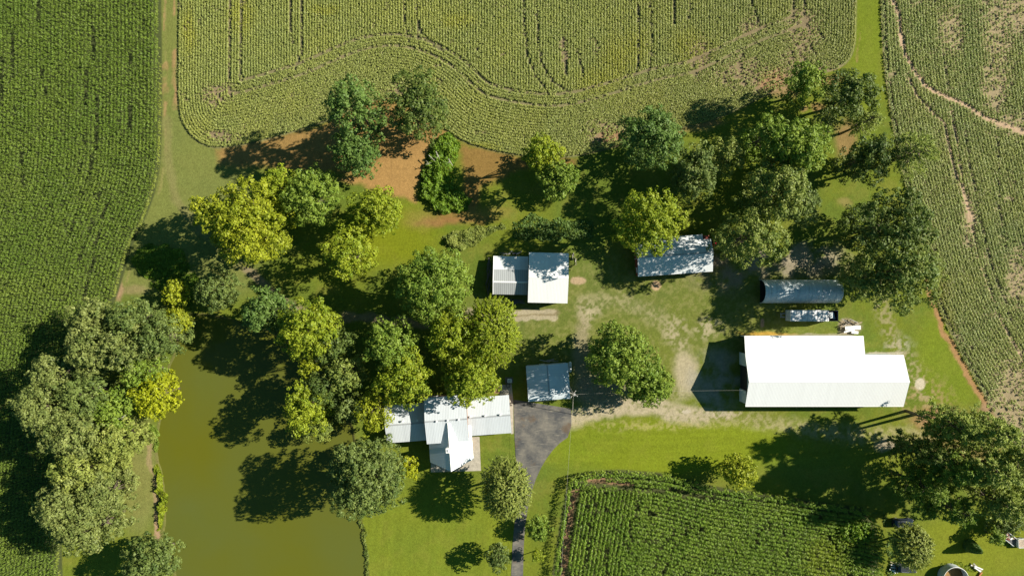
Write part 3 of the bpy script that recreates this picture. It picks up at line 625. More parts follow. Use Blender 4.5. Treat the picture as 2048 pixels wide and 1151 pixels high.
def tree(name, px, py, rx, ry, hc, pal, label, cat='tree', group=None, style='broad', rz=None, dens=1.0, puff=1.0, leaf=.21, open_=0.0, seed=None, spread=1.0):
    rng = RS(seed if seed is not None else int(px * 7 + py * 13) % 99991)
    if hc >= 8.5 and name != 'oak_tree': hc = hc * ((1.32 if px < 900 or 1050 < px < 1480 else 1.16) if py < 365 else 1.16 if py < 560 else 1.07)
    k = (CAM_H - hc) * S / CAM_H; x, y, _ = W(px, py, hc); RX, RY = rx * k, ry * k; rm = (RX + RY) / 2
    rz_ = rz if rz is not None else min(rm * (1.15 if hc > 9 else .95), hc * .8)
    root = thing(name, (x, y, 0), label, cat, group)
    P = PAL[pal]; mb = MB(); tr = max(.10, rm * .055)
    if style == 'broad':
        V, C, L = crown_leaves(rng, (RX, RY), hc, rz_, P, dens, puff, leaf, None, spread, open_)
        fork = max(.4, hc - rz_ * .75); j = lambda s_: rng.uniform(-s_, s_)
        p0 = (0, 0, -.1); p1 = (j(.2), j(.2), fork)
        mb.bar((0, 0, -.2), (0, 0, .5), tr * 1.5, 9, tr * 1.1); tube_path(mb, [(0, 0, .5), p1, (j(.4), j(.4), hc + rz_ * .25)], tr * 1.1, tr * .35, 9)
        for l in L[1:]:
            e = (l[0] * .9, l[1] * .9, l[2] + hc); mid = ((p1[0] + e[0]) / 2 + j(.3), (p1[1] + e[1]) / 2 + j(.3), fork + (e[2] - fork) * .6)
            tube_path(mb, [p1, mid, e], tr * .5, tr * .14, 6)
    elif style == 'pine':
        H = hc + rz_; nb = int(26 + H * 2.0); cs = []; ds = []; sz = []; tn = []
        tube_path(mb, [(0, 0, -.2), (rng.uniform(-.3, .3), rng.uniform(-.3, .3), H * .5), (0, 0, H * .98)], tr * 1.5, .06, 9)
        for b in range(nb):
            f = (b + rng.uniform(0, 1)) / nb; z = max(.8, hc - rz_ * .9) + f * (H - max(.8, hc - rz_ * .9)); th = rng.uniform(0, 2 * np.pi)
            ln = (1 - f) ** .6 * rng.uniform(.65, 1.05) + .12; ex, ey = np.cos(th) * RX * ln, np.sin(th) * RY * ln; ez = z + rng.uniform(-.3, .9)
            mb.bar((0, 0, z - .5), (ex * .92, ey * .92, ez), .09, 5, .03)
            ns = int(5 + 9 * ln * rm / 5)
            for s_ in range(ns):
                t = rng.uniform(.3, 1.0) if s_ else 1.0; w = .9 * (1.15 - t * .6)
                c = np.array((ex * t, ey * t, z - .5 + (ez - z + .5) * t)) + rng.normal(size=3) * np.array((w, w, .3)) * .55
                m = int(15 * dens); dd = nrm(rng.normal(size=(m, 3)) * .6 + np.array((np.cos(th), np.sin(th), .35)))
                cs.append(c + dd * rng.uniform(.05, .6, (m, 1))); ds.append(dd); tn.append(np.full((m, 1), rng.uniform(0, .75)) + rng.uniform(0, .25, (m, 1)))
        c = np.concatenate(cs); dr = np.concatenate(ds); t = np.concatenate(tn); n = len(c)
        V = leaf_quads(c, rng.normal(size=(n, 3)) * .7 + np.array((0, 0, 1.0)), leaf * 1.05 * rng.uniform(.7, 1.3, n), .30, rng, dr)
        C = (np.array(P[0]) * (1 - t) + np.array(P[1]) * t) * rng.uniform(.85, 1.15, (n, 1))
    elif style == 'spiky':           # crown of long drooping sprays all pointing outwards
        n0 = int(190 * rm * rm * dens / 4); d = nrm(rng.normal(size=(n0, 3)) + np.array((0, 0, .25))); d[:, 2] = np.abs(d[:, 2]) - .25
        lump = .80 + .35 * vnoise(np.arctan2(d[:, 1], d[:, 0]) * 2.2, d[:, 2] * 3, 1, 300 + int(px) % 50)[:, None]
        base = d * np.array((RX, RY, rz_)) * lump * rng.uniform(.55, .98, (n0, 1)); m = 9
        t = np.tile(np.linspace(0, 1, m), n0)[:, None]; b_ = np.repeat(base, m, 0); dd = np.repeat(d, m, 0)
        c = b_ + dd * t * .75 + rng.normal(size=(n0 * m, 3)) * .07; c[:, 2] += hc
        tone = np.repeat(rng.uniform(0, 1, (n0, 1)), m, 0) * .7 + rng.uniform(0, .3, (n0 * m, 1))
        V = leaf_quads(c, dd + rng.normal(size=c.shape) * .5 + np.array((0, 0, .6)), .21 * rng.uniform(.7, 1.3, len(c)), .5, rng, dd + rng.normal(size=c.shape) * .3)
        C = (np.array(P[0]) * (1 - tone) + np.array(P[1]) * tone) * rng.uniform(.85, 1.15, (len(c), 1))
        tube_path(mb, [(0, 0, -.2), (.1, 0, hc * .6), (0, 0, hc + rz_ * .6)], tr * 1.2, tr * .3, 9)
        for i in range(9):
            th = 2 * np.pi * i / 9; mb.bar((0, 0, hc - rz_ * .5), (np.cos(th) * RX * .7, np.sin(th) * RY * .7, hc + rng.uniform(0, .4) * rz_), tr * .4, 6, .03)
    elif style == 'cone':
        H = hc * 2; n = int(3200 * rm * dens); z = H * (1 - np.sqrt(rng.uniform(0, 1, n))) ; th = rng.uniform(0, 2 * np.pi, n); r = rm * (1 - z / H) ** .6 * rng.uniform(.75, 1.08, n)
        c = np.stack([np.cos(th) * r, np.sin(th) * r, z + .15], 1); dd = np.stack([np.cos(th), np.sin(th), .6 * np.ones(n)], 1)
        V = leaf_quads(c, dd + rng.normal(size=c.shape) * .5, leaf * .8 * rng.uniform(.7, 1.3, n), .5, rng); t = rng.uniform(0, 1, (n, 1)); C = np.array(P[0]) * (1 - t) + np.array(P[1]) * t
        mb.bar((0, 0, -.1), (0, 0, H * .9), .09, 7, .02)
    quads_obj('crown', V, C, M_leaf, root); mb.build('trunk', M_bark, root, smooth=True)
    return root

T = tree
GN = 'trees in the grove between the pond and the white barns'
# upper left pair beside the soybean headland
T('broadleaf_tree', 706, 212, 57, 54, 13.8, 'green', 'dense mid green tree at the soybean headland, just above a rounder green tree', leaf=.24)
T('broadleaf_tree', 706, 306, 46, 44, 10.5, 'green', 'round compact green tree on the edge of the straw-coloured ground', leaf=.22, puff=.8)
T('broadleaf_tree', 830, 212, 55, 66, 12.5, 'dark', 'dark open-crowned tree above the bare straw-coloured patch', open_=.3, spread=1.15)
# bright yellow-green group left of the lawn
T('broadleaf_tree', 492, 446, 78, 72, 12, 'yellow', 'big yellow-green tree, largest of the bright ones above the pond', spread=1.15)
T('broadleaf_tree', 415, 423, 34, 30, 10, 'yellow', 'small yellow-green tree against the left flank of the biggest bright tree')
T('broadleaf_tree', 560, 378, 32, 44, 10, 'lime', 'narrow lime tree squeezed between the biggest bright tree and a fuller green one')
T('broadleaf_tree', 625, 392, 50, 58, 10.5, 'mid', 'full leafy green tree left of the round lime tree by the lawn')
T('broadleaf_tree', 752, 422, 53, 46, 9, 'lime', 'round bright lime tree touching the straw-coloured ground', puff=.75)
T('broadleaf_tree', 703, 508, 46, 54, 10, 'lime', 'ragged olive-lime tree standing alone on the open lawn', open_=.25)
# middle top
T('broadleaf_tree', 1083, 304, 38, 36, 9.5, 'lime', 'small lime tree at the soybean edge, upper of a touching pair', puff=.7)
T('broadleaf_tree', 1115, 356, 41, 43, 8.5, 'mid', 'mid green tree, lower of the touching pair at the soybean edge', puff=.75)
T('broadleaf_tree', 1304, 276, 62, 60, 11, 'green', 'broad dark green tree overlapping the soybean field above the red barn')
T('broadleaf_tree', 1390, 342, 42, 54, 10, 'sage', 'grey-green tree below the broad dark green one at the field edge')
T('broadleaf_tree', 1456, 308, 36, 38, 9, 'pale', 'small pale green tree between the grey-green tree and the tall grove')
T('broadleaf_tree', 1302, 440, 66, 66, 14, 'lime', 'bright lime tree hanging over the roof of the red barn', puff=.9)
# big grove at upper right
T('broadleaf_tree', 1592, 300, 62, 58, 14, 'mid', 'tallest green tree of the grove, its crown reaching farthest right')
T('broadleaf_tree', 1540, 268, 36, 42, 12, 'mid', 'green tree at the top left of the tall grove')
T('broadleaf_tree', 1558, 378, 54, 62, 13.5, 'olive', 'olive-green tree in the middle of the tall grove')
T('broadleaf_tree', 1604, 408, 38, 38, 9.5, 'sage', 'bluish green tree tucked at the foot of the tall grove')
T('broadleaf_tree', 1500, 474, 66, 54, 12, 'olive', 'dark olive tree with twiggy gaps to the right of the red barn roof', open_=.3, spread=1.1)
T('broadleaf_tree', 1612, 168, 38, 44, 10, 'mid', 'yellowish green tree at the top of the grove against the soybeans')
T('broadleaf_tree', 1703, 188, 52, 54, 11, 'dark', 'dark tree beside the grass lane at the top right', open_=.2)
SPARSE_TREE = T('sparse_tree', 1648, 248, 24, 26, 8, 'sage', 'thin half-bare tree with grey branches below the dark lane-side tree', open_=.75, dens=.5)
T('conifer_tree', 1728, 245, 42, 26, 9, 'pine', 'loose dark conifer at the end of the grass lane', style='pine', dens=.7, rz=4)
T('broadleaf_tree', 1738, 318, 48, 46, 11, 'dark', 'dark tree right of the grove beside a wispy olive conifer')
T('conifer_tree', 1826, 308, 50, 52, 13, 'pine', 'wispy olive conifer leaning over the right-hand soybean rows', style='pine', dens=.8, rz=5)
T('broadleaf_tree', 1790, 450, 76, 60, 14, 'dark', 'large dark tree over the right field edge, upper half of a merged pair', spread=1.15)
T('broadleaf_tree', 1798, 548, 86, 62, 14, 'olive', 'large olive-dark tree over the arched shed, lower half of a merged pair', spread=1.15)
# centre
T('broadleaf_tree', 868, 572, 64, 80, 12, 'mid', 'tall cauliflower-crowned green tree in the centre, left of the low grey shed', puff=1.25)
T('broadleaf_tree', 903, 668, 52, 54, 10.5, 'lime', 'bright lime tree directly below the cauliflower-crowned tree')
T('willow_tree', 985, 664, 58, 72, 10, 'lime', 'feathery lime tree beside the gravel track end', style='spiky', dens=1.1)
T('broadleaf_tree', 940, 757, 58, 52, 10, 'lime', 'mottled lime tree whose crown overhangs the house roof', puff=.7)
T('broadleaf_tree', 785, 690, 50, 54, 11, 'mid', 'dark green tree north of the house with a lime tree against its lower side')
T('broadleaf_tree', 808, 757, 54, 54, 10.5, 'lime', 'lime tree overhanging the left wing of the house roof')
T('broadleaf_tree', 748, 822, 38, 46, 7.5, 'yellow', 'thin yellowish tree with bare twigs at the left end of the house', open_=.35, dens=.8)
T('broadleaf_tree', 692, 815, 30, 28, 6.5, 'sage', 'small grey-green tree beside the little olive inlet of the pond', open_=.2)
T('broadleaf_tree', 690, 746, 38, 36, 11, 'olive', 'small olive tree alone in the deep shade by the pond', open_=.35)
T('broadleaf_tree', 617, 662, 62, 60, 12.5, 'lime', 'wide lime tree on the upper shore of the pond')
T('broadleaf_tree', 531, 622, 42, 48, 10, 'green', 'deep green tree on the upper shore of the pond', puff=.85)
T('broadleaf_tree', 438, 578, 44, 42, 7.5, 'sage', 'round grey-green tree above the top left corner of the pond', puff=.8)
T('willow_tree', 352, 588, 26, 30, 5, 'yellow', 'small yellowish willow above the top left corner of the pond', open_=.1, puff=.7)
T('willow_tree', 356, 640, 26, 26, 5, 'yellow', 'pale yellow willow right at the top left corner of the pond', style='spiky', dens=1.2)
T('broadleaf_tree', 620, 727, 24, 22, 10.5, 'yellow', 'tiny bright yellow-green tree leaning over the shaded pond', puff=.7)
T('broadleaf_tree', 606, 815, 36, 58, 11.2, 'lime', 'tall narrow lime tree on the right shore of the pond', spread=1.1)
T('broadleaf_tree', 648, 778, 34, 38, 10, 'dark', 'added dark tree filling the pond shadow, right of the tall narrow lime tree')  # added tree, placed so its shadow closes a gap over the pond
T('broadleaf_tree', 638, 862, 26, 20, 6, 'olive', 'low olive tree on the shore beside the narrow lime one', open_=.2)
T('broadleaf_tree', 668, 690, 40, 36, 11, 'dark', 'dark shaded tree on the shore behind the wide lime tree', open_=.2)
# around the house and drive
T('oak_tree', 737, 957, 66, 86, 14, 'sage', 'big grey-green oak at the pond corner left of the yellow bush', puff=.8, leaf=.22)
T('yellow_bush', 818, 933, 21, 26, 2.6, 'gold', 'rounded bright yellow bush between the big oak and the house', 'bush', puff=.5, leaf=.15)
T('maple_tree', 1012, 978, 48, 66, 9, 'pale', 'pale green tree overhanging the left edge of the driveway', style='spiky', dens=1.3)
T('young_tree', 1075, 1055, 25, 26, 3.6, 'mid', 'pale rounded young tree on the right verge of the lower driveway', puff=.5, leaf=.16)
T('young_tree', 1074, 1110, 14, 15, 3, 'lime', 'smallest sapling right of the lower driveway', puff=.45, leaf=.14)
T('round_tree', 996, 1112, 25, 27, 5.2, 'sage', 'small dark round tree alone on the front lawn left of the driveway', puff=.5, leaf=.16)
T('maple_tree', 1240, 716, 67, 68, 10.5, 'mid', 'big green tree in the yard to the right of the garage', puff=.85)
T('maple_tree', 1300, 768, 46, 44, 8, 'mid', 'green tree on the lower right side of the big yard tree', puff=.8)
T('maple_tree', 1475, 940, 36, 37, 6, 'yellow', 'yellow-green tree at the edge of the corn plot', puff=.7, leaf=.2)
# grove left of the pond
GL = 'trees in the thick grove left of the pond'
for a in [(190, 640, 48, 42, 11, 'grey', 'pale grey-green tree at the top left of the pond-side grove'),
          (262, 640, 46, 44, 11, 'sage', 'grey-green tree at the top edge of the pond-side grove, right of its neighbour'),
          (188, 700, 52, 46, 12.5, 'grey', 'pale grey-green tree on the left side below the top of the pond-side grove'),
          (250, 695, 50, 42, 12.5, 'grey', 'grey-green tree in the upper middle of the pond-side grove'),
          (318, 675, 44, 48, 11, 'sage', 'grey-green tree hanging over the pond at the upper end of the grove'),
          (278, 745, 38, 34, 9, 'mid', 'leafy green tree just above the bright lime tree on the left pond shore'),
          (102, 752, 40, 42, 12, 'grey', 'small pale tree jutting out at the upper left of the corn-side edge'),
          (95, 810, 58, 58, 13, 'grey', 'pale grey-green tree bulging farthest left over the corn'),
          (168, 790, 50, 52, 12, 'sage', 'green-grey tree in the very middle of the pond-side grove'),
          (226, 822, 42, 46, 10, 'mid', 'lime-tinted tree inside the pond-side grove next to the bright lime tree'),
          (150, 862, 62, 54, 13, 'grey', 'broad pale tree in the lower middle of the pond-side grove'),
          (232, 880, 54, 44, 11, 'pale', 'pale yellowish tree above the pink bank path of the grove'),
          (165, 935, 66, 44, 12, 'pale', 'yellowish grey tree linking the upper and lower parts of the grove'),
          (202, 990, 48, 50, 11.5, 'grey', 'grey-green tree at the right of the lower grove beside the grass bank'),
          (135, 1010, 66, 58, 13, 'grey', 'pale grey tree at the left of the lower grove over the shaded corn'),
          (176, 1062, 64, 44, 12, 'grey', 'pale grey tree at the bottom end of the lower grove'),
          (300, 1122, 58, 44, 9, 'sage', 'grey-green tree at the bottom of the left pond shore')]:
    o = T('broadleaf_tree', *a[:6], a[6], group=None, puff=.95)
    if a[0] == 226: LIMB_TREE = o
T('broadleaf_tree', 312, 790, 38, 48, 9, 'gold', 'bright lime-yellow tree on the left shore of the pond', puff=.65, leaf=.2)
# tall pines at lower right
for a in [(1842, 902, 40, 34, 10.5, 'olive', 'thin pine standing farthest left of its stand, in the shade below the big white barn'),
          (1838, 968, 38, 40, 10, 'mid', 'shaded thin pine just above the dark blue car'),
          (1905, 850, 46, 42, 15, 'pine', 'pine at the top left of the lower right stand beside the reddish ground'),
          (1965, 858, 52, 44, 17.5, 'pine', 'pine at the top of the lower right stand next to the soybean edge'),
          (1895, 930, 50, 48, 14.5, 'mid', 'lowest pine on the left side of the lower right stand'),
          (1962, 930, 56, 50, 17.5, 'pine', 'tallest pine in the middle of the lower right stand'),
          (2030, 915, 46, 60, 17, 'pine', 'pine at the right border of the photo, in the upper half of its stand'),
          (1990, 1000, 52, 42, 14.5, 'pine', 'pine in the lower middle of the right-hand stand'),
          (2045, 1000, 40, 46, 13, 'pine', 'pine at the right border of the photo, in the lower half of its stand'),
          (1890, 1008, 48, 42, 11, 'mid', 'shaded conifer whose lower tips reach the small back lawn')]:
    T('pine_tree', *a[:6], a[6], style='pine', rz=7.5, dens=1.15, leaf=.26)
T('pale_bush', 2010, 1042, 48, 18, 2.2, 'sage', 'low grey-green bush along the top of the small back lawn', 'bush', puff=.6, leaf=.16)
T('spiky_tree', 1822, 1092, 40, 46, 6, 'pale', 'pale spiky-leaved tree shading the two dark parked cars', style='spiky', dens=1.4)
T('young_tree', 1990, 1072, 17, 19, 3.2, 'mid', 'young green tree right beside the loaded trailer', puff=.5, leaf=.15)
T('conical_shrub', 1950, 1096, 13, 13, 2.1, 'green', 'small dark cone-shaped evergreen on the back lawn', 'shrub', style='cone', leaf=.2)
T('leafy_bush', 1710, 1058, 34, 24, 1.6, 'vivid', 'bright leafy bush at the right corner of the corn plot', 'bush', puff=.5, leaf=.18)

def cover(name, poly, n, H, pal, label, seed, size=.2, cat='undergrowth', lump=14):
    """ground cover filling a patch: humps of leaves"""
    rng = RS(seed); p = np.array(poly); x = rng.uniform(p[:, 0].min() - 4, p[:, 0].max() + 4, n * 3); y = rng.uniform(p[:, 1].min() - 4, p[:, 1].max() + 4, n * 3)
    d = sdist(x + 24 * (fbm(x, y, 16, seed) - .5), y + 24 * (fbm(x, y, 16, seed + 9) - .5), poly); k = d > 0; x, y, d = x[k][:n], y[k][:n], d[k][:n]
    h = H * sm(0, 9, d) * (.05 + 1.4 * fbm(x, y, lump, seed + 3, 3)) + .1; n = len(x)
    e = 1.5; gx = (fbm(x + e, y, lump, seed + 3, 3) - fbm(x - e, y, lump, seed + 3, 3)) * H * 3; gy = (fbm(x, y + e, lump, seed + 3, 3) - fbm(x, y - e, lump, seed + 3, 3)) * H * 3
    c = np.stack([(x - 1024) * S, (575.5 - y) * S, h * rng.uniform(.55, 1.05, n)], 1)
    nn = np.stack([-gx, gy, np.ones(n)], 1) + rng.normal(size=(n, 3)) * .5; t = np.clip(fbm(x, y, 9, seed + 5)[:, None] * 1.4 - .3 + rng.uniform(-.2, .2, (n, 1)), 0, 1)
    C = (np.array(PAL[pal][0]) * (1 - t) + np.array(PAL[pal][1]) * t) * rng.uniform(.8, 1.2, (n, 1))
    return tag(quads_obj(name, leaf_quads(c, nn, size * rng.uniform(.6, 1.4, n), .6, rng), C, M_leaf), label, cat, kind='stuff')

cover('thicket', [(872, 272), (905, 268), (925, 288), (915, 320), (905, 345), (915, 380), (942, 400), (925, 425), (880, 425), (838, 398), (842, 350), (858, 310)], 8500, 1.9, 'vivid', 'tangled bright green thicket with fallen grey branches beside the straw-coloured ground', 401, .2)
cover('undergrowth', [(885, 478), (905, 462), (950, 455), (1000, 445), (1008, 455), (975, 472), (950, 488), (925, 502), (890, 498)], 6000, 1.1, 'pale', 'rough pale grass and weeds north of the small grey shed', 402, .16)
cover('undergrowth', [(1030, 440), (1060, 425), (1100, 436), (1180, 440), (1190, 475), (1120, 482), (1030, 478)], 2400, .8, 'green', 'dark undergrowth in the shade above the white barn roof', 403, .2)
cover('weeds', [(272, 505), (295, 490), (335, 488), (372, 505), (385, 528), (372, 552), (330, 565), (285, 555), (268, 530)], 6500, .9, 'vivid', 'round patch of dense weeds in shade beside the corn', 404, .15)
cover('weeds', [(300, 570), (345, 553), (392, 545), (400, 575), (385, 610), (345, 600)], 3000, .9, 'vivid', 'weedy strip above the top left corner of the pond', 405, .15)
cover('reeds', [(292, 850), (314, 850), (318, 890), (312, 905), (309, 880), (300, 862)], 1500, 1.3, 'mid', 'green reeds on the upper part of the left pond bank', 406, .14, 'reeds')
cover('reeds', [(310, 932), (318, 930), (330, 950), (336, 990), (332, 1040), (320, 1058), (316, 1000)], 3600, 1.5, 'lime', 'bright reed belt along the left pond bank', 407, .14, 'reeds')
cover('reeds', [(716, 1040), (723, 1038), (731, 1085), (741, 1151), (748, 1300), (741, 1300), (734, 1151), (724, 1092)], 3600, 1.0, 'olive', 'thin dark reed fringe along the dam at the right pond edge', 408, .13, 'reeds')
cover('weeds', [(1722, 1028), (1762, 1026), (1775, 1060), (1772, 1151), (1790, 1152), (1780, 1090), (1768, 1020)], 1500, .8, 'green', 'shaded weeds between the corn plot and the parked cars', 409, .16)
cover('weeds', [(652, 800), (700, 770), (745, 800), (735, 835), (700, 838), (660, 850)], 2500, 1.2, 'dark', 'dark shoreline weeds near the left end of the house', 410, .16)
cover('weeds', [(1878, 1131), (1900, 1121), (1935, 1128), (1945, 1138), (1932, 1134), (1905, 1127), (1885, 1140)], 800, .5, 'lime', 'long grass tufts round the open round bin', 411, .1)

def dead_branches(name, pts, label, r=.06, z=2.2, owner=None):
    mb = MB(); a = random.Random(int(pts[0][0]))
    for x, y, dx, dy in pts:
        p = W(x, y, z); q = (p[0] + dx, p[1] + dy, z + a.uniform(-.6, .6)); mb.bar(p, q, r, 6, r * .5)
        for _ in range(3):
            t = a.uniform(.3, .9); m = [p[i] + (q[i] - p[i]) * t for i in range(3)]
            mb.bar(m, (m[0] + a.uniform(-.8, .8), m[1] + a.uniform(-.8, .8), m[2] + a.uniform(-.3, .5)), r * .5, 5, r * .2)
    if owner is not None:
        o = mb.build(name, M_deadwood, owner); o.location = -owner.location; return o
    o = mb.build(name, M_deadwood); tag(o, label, 'branch', 'fallen branches in the thicket'); return o
for b_, l_ in [((858, 311, 1.3, -1.2), 'bleached fallen branch slanting on the left rim of the thicket'), ((872, 303, .8, -1.6), 'bleached fallen branch nearest the top middle of the thicket'),
              ((852, 329, 1.2, .3), 'lowest bleached branch, lying almost level on the left of the thicket'), ((897, 318, .9, -1.4), 'bleached fallen branch on the right side of the thicket')]: dead_branches('fallen_branch', [b_], l_, .09, 1.9)
dead_branches('bare_branches', [(1632, 262, 2.6, 2.2), (1632, 262, -.6, 2.4), (1632, 262, 2.8, -.4), (1634, 262, -1.4, .8), (1640, 246, 1.8, 2.2)], 'bare grey branches of the half-dead tree in the upper right grove', .10, 9, SPARSE_TREE)
dead_branches('dead_limb', [(236, 838, 1.8, .9)], 'pale dead limb poking out of the grove left of the pond', .11, 12.5, LIMB_TREE)

# ------------------------------------------------------------------ buildings
def gable(root, c, ang, L, Wd, eave, ridge, wall, roof, cap, oh=.3, ohe=.3, walln='wall', inset=0.0, roofname='roof', base=0, ridge_prow=(0, 0), wallmesh=True, caps=True, notch=0.0):
    """gabled block in root-local coordinates; ridge along local x of its own frame"""
    ca, sa = math.cos(ang), math.sin(ang)
    F = lambda x, y, z: (c[0] + x * ca - y * sa, c[1] + x * sa + y * ca, z)
    a, b = L / 2, Wd / 2; wa, wb = a - ohe, b - oh; sl = (ridge - eave) / b
    if wallmesh:
        m = MB(); ez = eave + sl * oh - .12; rz_ = ridge - .14; t = .15
        pr = [(-wb, base), (wb, base), (wb, ez), (0, rz_), (-wb, ez)]
        n0 = len(m.v); m.prism(pr, -wa, wa, 'x'); m.v = [F(*p) for p in m.v]
        m.build(walln, wall, root)
    r = MB(); p0, p1 = ridge_prow
    for s in (-1, 1):
        if s < 0: q = [F(-a, -b, eave), F(a, -b, eave), F(a + p1, 0, ridge), F(-a - p0, 0, ridge)]; r.slab(q, .09)
        elif notch:
            n = notch; q = [F(a - n, b, eave), F(-a, b, eave), F(-a - p0, 0, ridge), F(a - n, 0, ridge)]; r.slab(q, .09)
            q = [F(a, b - 1.1, eave + sl * 1.1), F(a - n, b - 1.1, eave + sl * 1.1), F(a - n, 0, ridge), F(a, 0, ridge)]; r.slab(q, .09)
        else: q = [F(a, b, eave), F(-a, b, eave), F(-a - p0, 0, ridge), F(a + p1, 0, ridge)]; r.slab(q, .09)
    ro = r.build(roofname, roof, root)
    if caps:
        k = MB(); w = .17
        for s in (-1, 1):
            k.slab([F(-a - p0, 0, ridge + .035), F(a + p1, 0, ridge + .035), F(a + p1, s * w, ridge + .035 - sl * w), F(-a - p0, s * w, ridge + .035 - sl * w)][::(1 if s > 0 else -1)], .03)
        k.build('ridge_cap', cap, ro)
    return F, ro

def opening(root, F, x, y, z0, w, h, face, name, mat, frame=M_capw, subs=True):
    """door or window on a wall; face 'x' (wall normal along local x) or 'y'"""
    sg = 1 if (x if face == 'x' else y) > 0 else -1
    p = F(x, y, z0 + h / 2); q = F(x + (1 if face == 'x' else 0), y + (0 if face == 'x' else 1), 0); r0 = F(x, y, 0)
    ang = math.atan2(q[1] - r0[1], q[0] - r0[0]); off = .05 * sg
    m = MB(); c = (p[0] + math.cos(ang) * off, p[1] + math.sin(ang) * off, p[2]); m.box(c, (.08, w, h), ang); o = m.build(name, mat, root)
    if subs:
        f = MB(); cc = (p[0] + math.cos(ang) * off * 1.3, p[1] + math.sin(ang) * off * 1.3, p[2]); sx, sy = -math.sin(ang), math.cos(ang)
        for s in (-1, 1): f.box((cc[0] + sx * s * (w / 2 + .05), cc[1] + sy * s * (w / 2 + .05), cc[2]), (.12, .1, h + .2), ang)
        f.box((cc[0], cc[1], cc[2] + h / 2 + .05), (.12, w, .1), ang); f.build('frame', frame, o)
        if name == 'door':
            hb = MB(); hb.box((cc[0] + sx * w * .35 + math.cos(ang) * off, cc[1] + sy * w * .35 + math.sin(ang) * off, cc[2]), (.08, .06, .14), ang); hb.build('handle', M_steel, o)
    return o

# -- big white machine barn with lean-to
bx, by = 66.3, -19.6
R_ = thing('machine_barn', (bx, by, 0), 'biggest white metal barn with a long bright roof, stepped at its right end', 'barn')
F, ro = gable(R_, (0, 0), 0, 33.6, 10.84, 5.2, 7.45, M_wallw, M_white, M_capw, .25, .75)
# lean-to on the north side
m = MB(); m.slab([(8.6, 9.4, 4.55), (-16.8, 9.4, 4.55), (-16.8, 5.42, 5.24), (8.6, 5.42, 5.24)], .09); m.build('lean_to_roof', M_white, R_)
m = MB(); m.box((-4.1, 9.15, 2.2), (24.2, .12, 4.4)); m.box((8.0, 7.2, 2.3), (.12, 3.9, 4.6)); m.build('lean_to_wall', M_wallw, R_)
for i in range(5): m = MB(); m.box((-15.9 + i * 5.9, 9.0, 2.2), (.2, .2, 4.4)); m.build('post', M_wood, R_)
opening(R_, F, -16.05, .2, 0, 5.2, 4.6, 'x', 'doorway', M_inshade)  # panel on the solid wall, coloured as the unlit opening
for s, nm in ((-1, 4.2), (1, 4.0)):
    m = MB(); m.box((-16.32, .2 + s * 4.0, 2.35), (.1, 2.7, 4.6)); d = m.build('sliding_door', M_wallw, R_)
    f = MB(); f.box((-16.40, .2 + s * 4.0, 4.7), (.06, 2.8, .12)); f.build('rail', M_steel, d)
opening(R_, F, 16.05, 0, 0, 4.0, 4.0, 'x', 'doorway', M_steel); opening(R_, F, -6, -5.17, 0, 1.0, 2.1, 'y', 'door', M_capw)
for xx in (0, 6, 12): opening(R_, F, xx, -5.17, 1.4, 1.2, 1.0, 'y', 'window', M_glass)
m = MB()
for y_ in (-5.48, ): m.box((0, y_, 5.1), (33.5, .14, .14))
m.build('gutter', M_capw, R_)

# -- barn and shed side by side in the centre
R_ = thing('white_barn', (7.75, 2.15, 0), 'square white-roofed barn attached to the right of a low grey shed', 'barn')
F, ro = gable(R_, (0, 0), math.radians(-1.4), 8.45, 10.7, 4.2, 5.7, M_wood, M_white, M_capw, .35, .3)
opening(R_, F, 3.92, 0, 0, 3.2, 3.4, 'x', 'doorway', M_inshade); opening(R_, F, 0, -5.0, 0, 2.6, 2.8, 'y', 'door', M_wood)
opening(R_, F, -2.9, -5.0, 1.3, .9, .9, 'y', 'window', M_glass)
for x_ in (-2.4, .6): q = F(x_, -5.4, 0); m = MB(); m.box((q[0], q[1] - .15, 1.6), (.14, .14, 3.2)); m.build('post', M_wood, R_)
R_ = thing('grey_shed', (-.3, 1.25, 0), 'low ribbed grey shed with a white ridge line left of the square white-roofed barn', 'shed')
F, ro = gable(R_, (0, 0), math.radians(-1.0), 7.5, 5.35, 2.75, 3.75, M_wood, M_galv, M_capw, .2, .15)
m = MB(); m.slab([F(3.75, 5.6, 2.35), F(-3.75, 5.6, 2.35), F(-3.75, 2.68, 2.8), F(3.75, 2.68, 2.8)], .08); m.build('lean_to_roof', M_white_old, R_)
m = MB(); m.box(F(-3.79, 0, 2.0)[:2] + (2.9,), (.08, .2, .1)); 
for s in (-1, 1):
    m.bar(F(-3.78, s * 2.68, 2.78), F(-3.78, 0, 3.78), .07, 6)
m.bar(F(-3.78, 2.7, 2.82), F(-3.78, 5.6, 2.37), .07, 6); m.build('rake_trim', M_capw, R_)
for x_ in (-3.5, 0, 3.4): m = MB(); m.box(F(x_, 5.3, 1.1), (.16, .16, 2.2)); m.build('post', M_wood, R_)
opening(R_, F, -3.6, .3, 0, 1.4, 2.1, 'x', 'door', M_wood)
